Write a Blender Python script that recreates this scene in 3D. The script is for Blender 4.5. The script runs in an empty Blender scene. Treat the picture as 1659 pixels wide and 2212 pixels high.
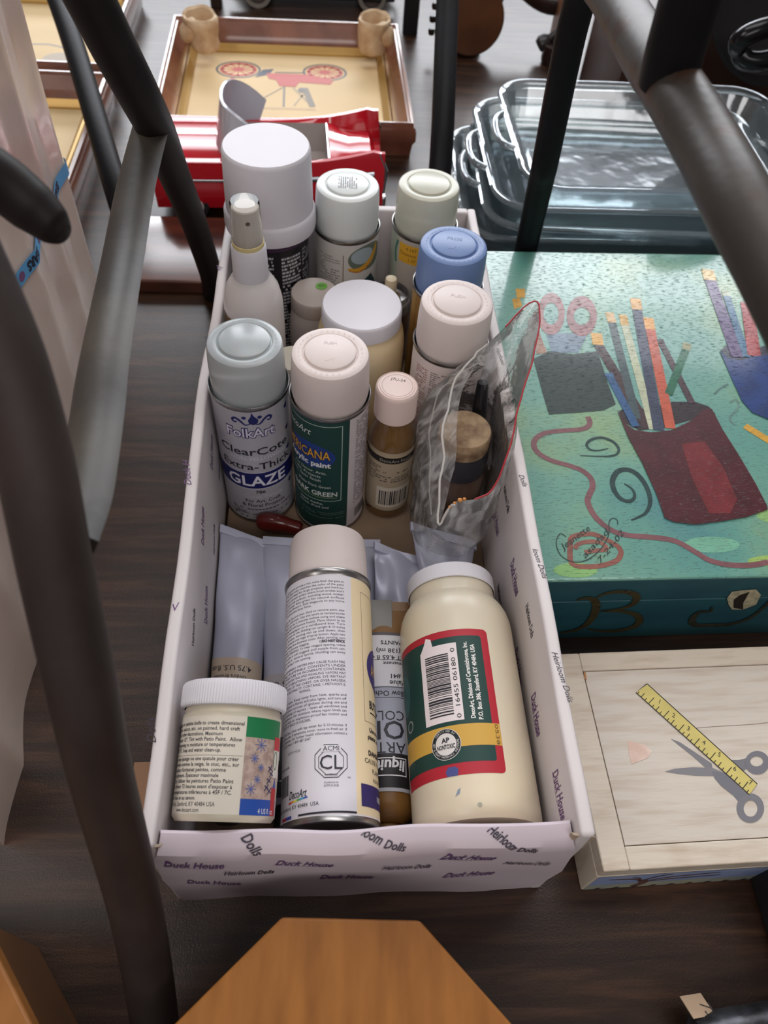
import bpy, bmesh, math, random
from mathutils import Vector, Matrix, noise
PI = math.pi
random.seed(7)
scene = bpy.context.scene
COL = scene.collection

# ------------------------------------------------------------------ camera
cam_d = bpy.data.cameras.new('camera')
cam = bpy.data.objects.new('camera', cam_d)
COL.objects.link(cam)
scene.camera = cam
yaw, pit, rol = 0.120894, 0.930143, 0.100707
fwd = Vector((math.sin(yaw)*math.cos(pit), math.cos(yaw)*math.cos(pit), -math.sin(pit)))
rgt = Vector((math.cos(yaw), -math.sin(yaw), 0))
upv = rgt.cross(fwd)
rgt, upv = rgt*math.cos(rol)+upv*math.sin(rol), -rgt*math.sin(rol)+upv*math.cos(rol)
CAM = Vector((-0.0253, -0.1101, 0.6119))
m = Matrix((rgt, upv, -fwd)).transposed().to_4x4()
m.translation = CAM
cam.matrix_world = m
cam_d.sensor_fit = 'VERTICAL'
cam_d.sensor_height = 24
cam_d.lens = 24*1670.4/2212
cam_d.clip_start = 0.01
cam_d.dof.use_dof = True
cam_d.dof.focus_distance = 0.56
cam_d.dof.aperture_fstop = 6.0

# ------------------------------------------------------------------ light
w = bpy.data.worlds.new('hall'); scene.world = w; w.use_nodes = True
bg = w.node_tree.nodes['Background']
bg.inputs[0].default_value = (0.92, 0.86, 0.84, 1)
bg.inputs[1].default_value = 0.14
def area(name, loc, target, sx, sy, power, col):
    d = bpy.data.lights.new(name, 'AREA'); d.shape = 'RECTANGLE'; d.size = sx; d.size_y = sy
    d.energy = power; d.color = col
    o = bpy.data.objects.new(name, d); COL.objects.link(o)
    o.location = loc
    o.rotation_euler = (Vector(target)-Vector(loc)).to_track_quat('-Z', 'Y').to_euler()
    return o
area('ceiling_light_top', (0.3, 1.0, 2.3), (0.05, .3, 0), 1.8, .8, 16, (1, .98, .97))
area('fill_light_left', (-1.3, -.5, 2.2), (0, .3, 0), 1.0, 1.0, 14, (1, .95, .91))  # warm fill lamp added at the left to lift the near side
area('fill_light_near', (0.5, -1.7, 2.1), (0, .3, 0), 2.4, .6, 20, (1, .95, .93))  # frontal fill added behind the camera to brighten the can fronts
area('ceiling_light_mid', (0.6, 3.7, 2.5), (0.3, .8, 0), 4, .6, 28, (.92, .95, 1))
area('ceiling_light_far', (0.3, 4.3, 2.5), (0.1, .8, 0), 5, .7, 60, (.92, .95, 1))
area('ceiling_light_back', (0.3, 7.0, 2.6), (0.1, 1.5, 0), 8, .9, 300, (.92, .95, 1))
scene.cycles.max_bounces = 14; scene.cycles.transmission_bounces = 14; scene.cycles.transparent_max_bounces = 48
scene.view_settings.view_transform = 'Standard'
scene.view_settings.look = 'None'
scene.view_settings.exposure = 0.12
scene.view_settings.gamma = 1
scene.view_settings.use_curve_mapping = False

# ------------------------------------------------------------------ materials
def lin(c):
    return tuple(((x/255)/12.92 if x/255 <= .04045 else ((x/255+.055)/1.055)**2.4) for x in c)
_M = {}
def mat(name, rgb, rough=.5, metal=0, var=0, vscale=40, bump=0, bscale=60, trans=0, ior=1.45, coat=0, stretch=(1,1,1), sss=0, alpha=1, rgb2=None, detail=4, vpos=(.35,.65), spec=.5):
    if name in _M: return _M[name]
    M = bpy.data.materials.new(name); M.use_nodes = True
    nt = M.node_tree; b = nt.nodes['Principled BSDF']
    c = lin(rgb)
    b.inputs['Base Color'].default_value = (*c, 1)
    b.inputs['Roughness'].default_value = rough
    b.inputs['Metallic'].default_value = metal
    b.inputs['IOR'].default_value = ior
    b.inputs['Transmission Weight'].default_value = trans
    b.inputs['Coat Weight'].default_value = coat
    b.inputs['Coat Roughness'].default_value = .12
    b.inputs['Specular IOR Level'].default_value = spec
    if sss:
        b.inputs['Subsurface Weight'].default_value = sss
        b.inputs['Subsurface Scale'].default_value = .004
    if alpha < 1: b.inputs['Alpha'].default_value = alpha
    if var or bump or rgb2:
        tc = nt.nodes.new('ShaderNodeTexCoord'); mp = nt.nodes.new('ShaderNodeMapping')
        mp.inputs['Scale'].default_value = stretch
        nt.links.new(tc.outputs['Object'], mp.inputs['Vector'])
    if var or rgb2:
        n = nt.nodes.new('ShaderNodeTexNoise'); n.inputs['Scale'].default_value = vscale; n.inputs['Detail'].default_value = detail
        nt.links.new(mp.outputs[0], n.inputs['Vector'])
        r = nt.nodes.new('ShaderNodeValToRGB')
        c2 = lin(rgb2) if rgb2 else tuple(x*(1-var) for x in c)
        r.color_ramp.elements[0].position = vpos[0]; r.color_ramp.elements[1].position = vpos[1]
        r.color_ramp.elements[0].color = (*c2, 1)
        r.color_ramp.elements[1].color = (*c, 1)
        nt.links.new(n.outputs['Fac'], r.inputs['Fac']); nt.links.new(r.outputs[0], b.inputs['Base Color'])
    if bump:
        n2 = nt.nodes.new('ShaderNodeTexNoise'); n2.inputs['Scale'].default_value = bscale; n2.inputs['Detail'].default_value = 6
        nt.links.new(mp.outputs[0], n2.inputs['Vector'])
        bp = nt.nodes.new('ShaderNodeBump'); bp.inputs['Strength'].default_value = 1; bp.inputs['Distance'].default_value = bump
        nt.links.new(n2.outputs['Fac'], bp.inputs['Height']); nt.links.new(bp.outputs[0], b.inputs['Normal'])
    _M[name] = M
    return M
def ink(rgb, rough=.5):
    return mat('ink_%d_%d_%d' % rgb, rgb, rough)

def table_mat():
    M = bpy.data.materials.new('walnut_laminate'); M.use_nodes = True; nt = M.node_tree; b = nt.nodes['Principled BSDF']
    tc = nt.nodes.new('ShaderNodeTexCoord'); mp = nt.nodes.new('ShaderNodeMapping'); mp.inputs['Scale'].default_value = (2.2, 26, 1)
    nt.links.new(tc.outputs['Object'], mp.inputs[0])
    n = nt.nodes.new('ShaderNodeTexNoise'); n.inputs['Scale'].default_value = 3; n.inputs['Detail'].default_value = 9; n.inputs['Roughness'].default_value = .65; n.inputs['Distortion'].default_value = .5
    nt.links.new(mp.outputs[0], n.inputs['Vector'])
    r = nt.nodes.new('ShaderNodeValToRGB'); e = r.color_ramp.elements
    e[0].position = .3; e[0].color = (*lin((26, 16, 11)), 1); e[1].position = .72; e[1].color = (*lin((80, 54, 38)), 1)
    x = e.new(.5); x.color = (*lin((50, 32, 22)), 1)
    nt.links.new(n.outputs['Fac'], r.inputs[0]); nt.links.new(r.outputs[0], b.inputs['Base Color'])
    b.inputs['Roughness'].default_value = .33; b.inputs['Specular IOR Level'].default_value = .45
    n3 = nt.nodes.new('ShaderNodeTexNoise'); n3.inputs['Scale'].default_value = 700; nt.links.new(tc.outputs['Object'], n3.inputs['Vector'])
    bp = nt.nodes.new('ShaderNodeBump'); bp.inputs['Distance'].default_value = .00012
    nt.links.new(n3.outputs['Fac'], bp.inputs['Height']); nt.links.new(bp.outputs[0], b.inputs['Normal'])
    return M
def film_mat(name, tint, haze, gloss):
    M = bpy.data.materials.new(name); M.use_nodes = True; nt = M.node_tree
    for n in list(nt.nodes): nt.nodes.remove(n)
    out = nt.nodes.new('ShaderNodeOutputMaterial')
    t = nt.nodes.new('ShaderNodeBsdfTransparent'); t.inputs[0].default_value = (*lin(tint), 1)
    d = nt.nodes.new('ShaderNodeBsdfTranslucent'); d.inputs[0].default_value = (.95, .95, .95, 1)
    df = nt.nodes.new('ShaderNodeBsdfDiffuse'); df.inputs[0].default_value = (.93, .92, .91, 1)
    g = nt.nodes.new('ShaderNodeBsdfGlossy'); g.inputs['Roughness'].default_value = .12
    tc = nt.nodes.new('ShaderNodeTexCoord'); n = nt.nodes.new('ShaderNodeTexNoise'); n.inputs['Scale'].default_value = 45; n.inputs['Detail'].default_value = 5
    nt.links.new(tc.outputs['Object'], n.inputs['Vector'])
    bp = nt.nodes.new('ShaderNodeBump'); bp.inputs['Distance'].default_value = .0035
    nt.links.new(n.outputs['Fac'], bp.inputs['Height']); nt.links.new(bp.outputs[0], g.inputs['Normal'])
    fr = nt.nodes.new('ShaderNodeFresnel'); fr.inputs[0].default_value = 1.5; nt.links.new(bp.outputs[0], fr.inputs['Normal'])
    md = nt.nodes.new('ShaderNodeMixShader'); md.inputs[0].default_value = .5
    nt.links.new(d.outputs[0], md.inputs[1]); nt.links.new(df.outputs[0], md.inputs[2])
    m1 = nt.nodes.new('ShaderNodeMixShader')
    mpz = nt.nodes.new('ShaderNodeMapping'); mpz.inputs['Scale'].default_value = (1, 1, .35); mpz.inputs['Rotation'].default_value = (.5, .2, 0); nt.links.new(tc.outputs['Object'], mpz.inputs[0])
    nz = nt.nodes.new('ShaderNodeTexNoise'); nz.inputs['Scale'].default_value = 60; nz.inputs['Detail'].default_value = 7; nz.inputs['Distortion'].default_value = 1.2; nt.links.new(mpz.outputs[0], nz.inputs['Vector'])
    rz = nt.nodes.new('ShaderNodeMapRange'); rz.inputs[1].default_value = .42; rz.inputs[2].default_value = .72; rz.inputs[3].default_value = haze*.5; rz.inputs[4].default_value = min(.9, haze*2.8)
    nt.links.new(nz.outputs['Fac'], rz.inputs[0]); nt.links.new(rz.outputs[0], m1.inputs[0])
    nt.links.new(t.outputs[0], m1.inputs[1]); nt.links.new(md.outputs[0], m1.inputs[2])
    mu = nt.nodes.new('ShaderNodeMath'); mu.operation = 'MULTIPLY_ADD'; mu.inputs[1].default_value = gloss; mu.inputs[2].default_value = .03
    nt.links.new(fr.outputs[0], mu.inputs[0])
    m2 = nt.nodes.new('ShaderNodeMixShader'); nt.links.new(mu.outputs[0], m2.inputs[0])
    nt.links.new(m1.outputs[0], m2.inputs[1]); nt.links.new(g.outputs[0], m2.inputs[2]); nt.links.new(m2.outputs[0], out.inputs[0])
    return M

def clear_glass_mat():
    M = bpy.data.materials.new('clear_pressed_glass'); M.use_nodes = True; nt = M.node_tree
    for n in list(nt.nodes): nt.nodes.remove(n)
    out = nt.nodes.new('ShaderNodeOutputMaterial'); t = nt.nodes.new('ShaderNodeBsdfTransparent')
    g = nt.nodes.new('ShaderNodeBsdfGlossy'); g.inputs['Roughness'].default_value = .09; g.inputs[0].default_value = (.92, .96, 1, 1)
    lw = nt.nodes.new('ShaderNodeLayerWeight'); lw.inputs[0].default_value = .35
    r = nt.nodes.new('ShaderNodeValToRGB'); e = r.color_ramp.elements; e[0].position = 0; e[0].color = (.93, .96, .955, 1); e[1].position = .95; e[1].color = (.66, .76, .77, 1)
    nt.links.new(lw.outputs['Facing'], r.inputs[0]); nt.links.new(r.outputs[0], t.inputs[0])
    tc = nt.nodes.new('ShaderNodeTexCoord'); n = nt.nodes.new('ShaderNodeTexNoise'); n.inputs['Scale'].default_value = 26; nt.links.new(tc.outputs['Object'], n.inputs['Vector'])
    bp = nt.nodes.new('ShaderNodeBump'); bp.inputs['Distance'].default_value = .0007; nt.links.new(n.outputs['Fac'], bp.inputs['Height'])
    fr = nt.nodes.new('ShaderNodeFresnel'); fr.inputs[0].default_value = 1.55
    for q in (g, fr): nt.links.new(bp.outputs[0], q.inputs['Normal'])
    mu = nt.nodes.new('ShaderNodeMath'); mu.operation = 'MULTIPLY_ADD'; mu.inputs[1].default_value = 1.6; mu.inputs[2].default_value = .04; mu.use_clamp = True; nt.links.new(fr.outputs[0], mu.inputs[0])
    m2 = nt.nodes.new('ShaderNodeMixShader'); nt.links.new(mu.outputs[0], m2.inputs[0]); nt.links.new(t.outputs[0], m2.inputs[1]); nt.links.new(g.outputs[0], m2.inputs[2]); df = nt.nodes.new('ShaderNodeBsdfDiffuse'); df.inputs[0].default_value = (.78, .84, .88, 1)
    m3 = nt.nodes.new('ShaderNodeMixShader'); m3.inputs[0].default_value = .075; nt.links.new(m2.outputs[0], m3.inputs[1]); nt.links.new(df.outputs[0], m3.inputs[2]); nt.links.new(m3.outputs[0], out.inputs[0])  # pale diffuse colour mixed in to stand for bright ceiling reflections
    return M
# ------------------------------------------------------------------ object helpers
def tag(o, label=None, cat=None, group=None, kind=None):
    if label: o['label'] = label
    if cat: o['category'] = cat
    if group: o['group'] = group
    if kind: o['kind'] = kind
    return o
def thing(name, label, cat, mtx=None, group=None):
    o = bpy.data.objects.new(name, None); COL.objects.link(o); o.empty_display_size = .02
    if mtx is not None: o.matrix_world = mtx
    return tag(o, label, cat, group)
def link(name, bm, mats, parent=None, smooth=True, mtx=None):
    me = bpy.data.meshes.new(name); bm.to_mesh(me); bm.free()
    if not isinstance(mats, (list, tuple)): mats = [mats]
    for x in mats: me.materials.append(x)
    for p in me.polygons: p.use_smooth = smooth
    if smooth:
        try: me.set_sharp_from_angle(angle=math.radians(38))
        except Exception: pass
    o = bpy.data.objects.new(name, me); COL.objects.link(o)
    if parent is not None: o.parent = parent
    if mtx is not None: o.matrix_local = mtx
    return o
def upright(cx, cy, z0, spin=0):
    a = math.atan2(cy-CAM.y, cx-CAM.x)-PI/2+spin
    return Matrix.Translation((cx, cy, z0)) @ Matrix.Rotation(a, 4, 'Z')
def lying(o, yaw, pitch, spin=0):
    a = Vector((math.sin(yaw)*math.cos(pitch), math.cos(yaw)*math.cos(pitch), math.sin(pitch)))
    rt = a.cross(Vector((0, 0, 1))).normalized(); n = rt.cross(a)
    M = Matrix((rt, -n, a)).transposed().to_4x4(); M.translation = o
    return M @ Matrix.Rotation(spin, 4, 'Z')
def lathe(prof, seg=96, cap=True, bm=None, off=(0, 0), mi=0, ribs=0, ribd=0, ribz=None):
    bm = bm or bmesh.new(); rings = []
    for r, z in prof:
        if r < 1e-6: rings.append([bm.verts.new((off[0], off[1], z))])
        else:
            ring = []
            for i in range(seg):
                rr = r
                if ribs and ribz and ribz[0] <= z <= ribz[1] and i % 2: rr = r-ribd
                ring.append(bm.verts.new((off[0]+rr*math.cos(2*PI*i/seg), off[1]+rr*math.sin(2*PI*i/seg), z)))
            rings.append(ring)
    for a, b in zip(rings, rings[1:]):
        for i in range(seg):
            j = (i+1) % seg
            if len(a) == 1 and len(b) == 1: continue
            if len(a) == 1: f = bm.faces.new((a[0], b[i], b[j]))
            elif len(b) == 1: f = bm.faces.new((a[i], a[j], b[0]))
            else: f = bm.faces.new((a[i], a[j], b[j], b[i]))
            f.material_index = mi
    bmesh.ops.recalc_face_normals(bm, faces=bm.faces)
    return bm
def box(bm, x0, x1, y0, y1, z0, z1, mi=0, bev=0):
    r = bmesh.ops.create_cube(bm, size=1)
    vs = r['verts']
    for v in vs: v.co = Vector(((x0+x1)/2+v.co.x*(x1-x0), (y0+y1)/2+v.co.y*(y1-y0), (z0+z1)/2+v.co.z*(z1-z0)))
    fs = {f for v in vs for f in v.link_faces}
    for f in fs: f.material_index = mi
    if bev:
        es = list({e for v in vs for e in v.link_edges})
        bmesh.ops.bevel(bm, geom=es, offset=bev, segments=3, profile=.6, affect='EDGES', clamp_overlap=True)
    return bm
def tube(pts, rad, seg=20, bm=None, flat=1.0, closed=False, upd=None, mi=0):
    """swept round (or flattened) bar through points; rad number or list"""
    bm = bm or bmesh.new(); P = [Vector(p) for p in pts]; n = len(P)
    rad = rad if isinstance(rad, (list, tuple)) else [rad]*n
    rings = []; prev = Vector(upd) if upd else None
    for i in range(n):
        t = (P[(i+1) % n]-P[i-1]) if closed else (P[min(i+1, n-1)]-P[max(i-1, 0)])
        t.normalize()
        if prev is None:
            prev = Vector((0, 0, 1)) if abs(t.z) < .9 else Vector((1, 0, 0))
        a = (prev-t*prev.dot(t)).normalized(); b = t.cross(a); prev = a
        rings.append([bm.verts.new(P[i]+a*rad[i]*math.cos(2*PI*k/seg)+b*rad[i]*flat*math.sin(2*PI*k/seg)) for k in range(seg)])
    rng = range(n) if closed else range(n-1)
    for i in rng:
        a, b = rings[i], rings[(i+1) % n]
        for k in range(seg):
            j = (k+1) % seg
            bm.faces.new((a[k], a[j], b[j], b[k])).material_index = mi
    if not closed:
        bm.faces.new(list(reversed(rings[0]))).material_index = mi; bm.faces.new(rings[-1]).material_index = mi
    bmesh.ops.recalc_face_normals(bm, faces=bm.faces)
    return bm
def smoothpts(pts, k=6):
    P = [Vector(p) for p in pts]; out = []
    for i in range(len(P)-1):
        p0, p1, p2, p3 = P[max(i-1, 0)], P[i], P[i+1], P[min(i+2, len(P)-1)]
        for s in range(k):
            t = s/k
            out.append(.5*((2*p1)+(p2-p0)*t+(2*p0-5*p1+4*p2-p3)*t*t+(3*p1-p0-3*p2+p3)*t**3))
    out.append(P[-1]); return out

# flat printed matter (units mm) that is laid on a surface through a mapping function
_tcache = {}
def text_geo(body, bold=0, shear=0):
    key = (body, bold, shear)
    if key in _tcache: return _tcache[key]
    c = bpy.data.curves.new('t', 'FONT'); c.body = body; c.size = 1; c.resolution_u = 2; c.offset = bold; c.shear = shear; c.fill_mode = 'FRONT'
    o = bpy.data.objects.new('t', c); COL.objects.link(o)
    dg = bpy.context.evaluated_depsgraph_get(); me = bpy.data.meshes.new_from_object(o.evaluated_get(dg))
    V = [(v.co.x, v.co.y) for v in me.vertices]; F = [tuple(p.vertices) for p in me.polygons]
    bpy.data.objects.remove(o); bpy.data.curves.remove(c); bpy.data.meshes.remove(me)
    _tcache[key] = (V, F); return V, F
class Art:
    def __init__(s): s.items = []; s.mats = []
    def mi(s, m):
        if not isinstance(m, bpy.types.Material): m = ink(tuple(m))
        if m not in s.mats: s.mats.append(m)
        return s.mats.index(m)
    def add(s, V, F, m, layer): s.items.append((V, F, s.mi(m), layer))
    def rect(s, u0, v0, u1, v1, m, layer=0): s.add([(u0, v0), (u1, v0), (u1, v1), (u0, v1)], [(0, 1, 2, 3)], m, layer)
    def poly(s, P, m, layer=0): s.add(list(P), [tuple(range(len(P)))], m, layer)
    def ell(s, cx, cy, rx, ry, m, layer=0, n=36): s.poly([(cx+rx*math.cos(2*PI*i/n), cy+ry*math.sin(2*PI*i/n)) for i in range(n)], m, layer)
    def ring(s, o, i, m, layer=0):
        n = len(o); s.add(list(o)+list(i), [(k, (k+1) % n, n+(k+1) % n, n+k) for k in range(n)], m, layer)
    def stroke(s, P, wd, m, layer=0, smooth=4, taper=False, closed=False):
        P = [Vector((p[0], p[1], 0)) for p in P]
        if closed: P.append(P[0])
        if smooth and len(P) > 2: P = smoothpts(P, smooth)
        V = []; n = len(P)
        for i, p in enumerate(P):
            t = P[min(i+1, n-1)]-P[max(i-1, 0)]
            if t.length < 1e-9: t = Vector((1, 0, 0))
            t.normalize(); k = wd/2
            if taper: k *= .25+.75*math.sin(PI*min(1, max(0, (i+.3)/n)))
            V += [(p.x-t.y*k, p.y+t.x*k), (p.x+t.y*k, p.y-t.x*k)]
        s.add(V, [(2*i, 2*i+1, 2*i+3, 2*i+2) for i in range(n-1)], m, layer)
    def frame(s, u0, v0, u1, v1, wd, m, layer=0):
        s.rect(u0, v0, u1, v0+wd, m, layer); s.rect(u0, v1-wd, u1, v1, m, layer)
        s.rect(u0, v0+wd, u0+wd, v1-wd, m, layer); s.rect(u1-wd, v0+wd, u1, v1-wd, m, layer)
    def text(s, body, u, v, cap, m, layer=2, width=None, align='l', rot=0, bold=0, shear=0):
        V, F = text_geo(body, bold, shear)
        if not V: return
        x0 = min(p[0] for p in V); x1 = max(p[0] for p in V); k = cap/.70
        kx = width/(x1-x0) if width else k
        dx = {'l': -x0, 'c': -(x0+x1)/2, 'r': -x1}[align]; c, sn = math.cos(rot), math.sin(rot)
        Q = []
        for x, y in V:
            X = (x+dx)*kx; Y = y*k; Q.append((u+X*c-Y*sn, v+X*sn+Y*c))
        s.add(Q, F, m, layer)
    def bars(s, u0, v0, u1, v1, m, layer=2, vert=True, seed=3, n=24):
        rnd = random.Random(seed); span = (u1-u0) if vert else (v1-v0); p = 0; wd = []
        while p < span:
            b = rnd.choice((.35, .35, .7, 1.0))*span/n; g = rnd.choice((.35, .5, .8))*span/n
            if p+b < span:
                if vert: s.rect(u0+p, v0, u0+p+b, v1, m, layer)
                else: s.rect(u0, v0+p, u1, v0+p+b, m, layer)
            p += b+g
    def build(s, name, parent, fn, step=2.5, bm=None, eps=.00006, base=.0001, midx=0, vstep=0):
        bm = bm or bmesh.new()
        for V, F, mi, layer in s.items:
            t = bmesh.new(); vs = [t.verts.new((a, b, 0)) for a, b in V]
            for f in F:
                try: t.faces.new([vs[i] for i in f])
                except ValueError: pass
            for ax, st in ((0, step), (1, vstep)):
                if not st: continue
                lo = min(p[ax] for p in V); hi = max(p[ax] for p in V)
                if hi-lo > st:
                    k = math.ceil(lo/st)
                    while k*st < hi:
                        co = (k*st, 0, 0) if ax == 0 else (0, k*st, 0); no = (1, 0, 0) if ax == 0 else (0, 1, 0)
                        bmesh.ops.bisect_plane(t, geom=t.verts[:]+t.edges[:]+t.faces[:], plane_co=co, plane_no=no, dist=1e-5)
                        k += 1
            for v in t.verts: v.co = fn(v.co.x/1000, v.co.y/1000, base+layer*eps)
            t.verts.index_update(); mp = [bm.verts.new(v.co) for v in t.verts]
            for f in t.faces:
                try: bm.faces.new([mp[v.index] for v in f.verts]).material_index = mi+midx
                except ValueError: pass
            t.free()
        if name is None: return bm
        return link(name, bm, s.mats, parent, smooth=bool(step))
def cyl(r, u0=0):
    return lambda u, v, h: Vector(((r+h)*math.sin(u/r), -(r+h)*math.cos(u/r), v))
def flat_top(z=0): return lambda u, v, h: Vector((u, v, z+h))

BLACK = (28, 26, 30); WHITE = (228, 226, 228)
M_white = mat('white_plastic', (218, 212, 212), .5, spec=.3, var=.05, vscale=25, bump=.00004, bscale=300)
M_whitew = mat('warm_white_plastic', (218, 205, 201), .5, spec=.3, var=.06, vscale=25, bump=.00004, bscale=300)
M_bright = mat('bright_white_plastic', (214, 211, 217), .5, spec=.3, var=.03, vscale=20)
M_cloudy = mat('cloudy_plastic', (205, 212, 214), .28, trans=.35, ior=1.4, sss=.3)
M_cloudyw = mat('cloudy_cream_plastic', (216, 216, 200), .3, trans=.25, ior=1.4, sss=.3)
M_blue = mat('blue_plastic', (106, 130, 176), .42, var=.08, vscale=30)
M_tin = mat('tin', (168, 166, 165), .28, 1, var=.2, vscale=60)
M_tind = mat('dark_tin', (110, 106, 104), .35, 1)
M_cream = mat('cream_plastic', (220, 202, 170), .36, var=.05, vscale=15, sss=.15)
M_black = mat('black_label', (26, 24, 30), .4)
M_paper = mat('paper_label', (224, 222, 224), .5)
M_card = mat('white_card', (216, 208, 208), .55, var=.06, vscale=14, bump=.0003, bscale=18)
M_kraft = mat('brown_card', (150, 126, 104), .8, var=.15, vscale=30)
M_alu = mat('painted_tube', (176, 178, 196), .36, .15, var=.08, vscale=18, bump=.0006, bscale=28)
M_iron = mat('dark_iron', (60, 50, 47), .55, 0, spec=.3, var=.45, vscale=22, bump=.0002, bscale=160, stretch=(1, 1, .35))
M_ironb = mat('black_iron', (20, 19, 22), .5, 0, spec=.2, var=.3, vscale=30, bump=.0002, bscale=140)
M_ironr = mat('worn_iron', (66, 61, 57), .45, .15, rgb2=(62, 40, 28), vscale=26, detail=8, vpos=(.34, .42), bump=.00025, bscale=130)

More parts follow.
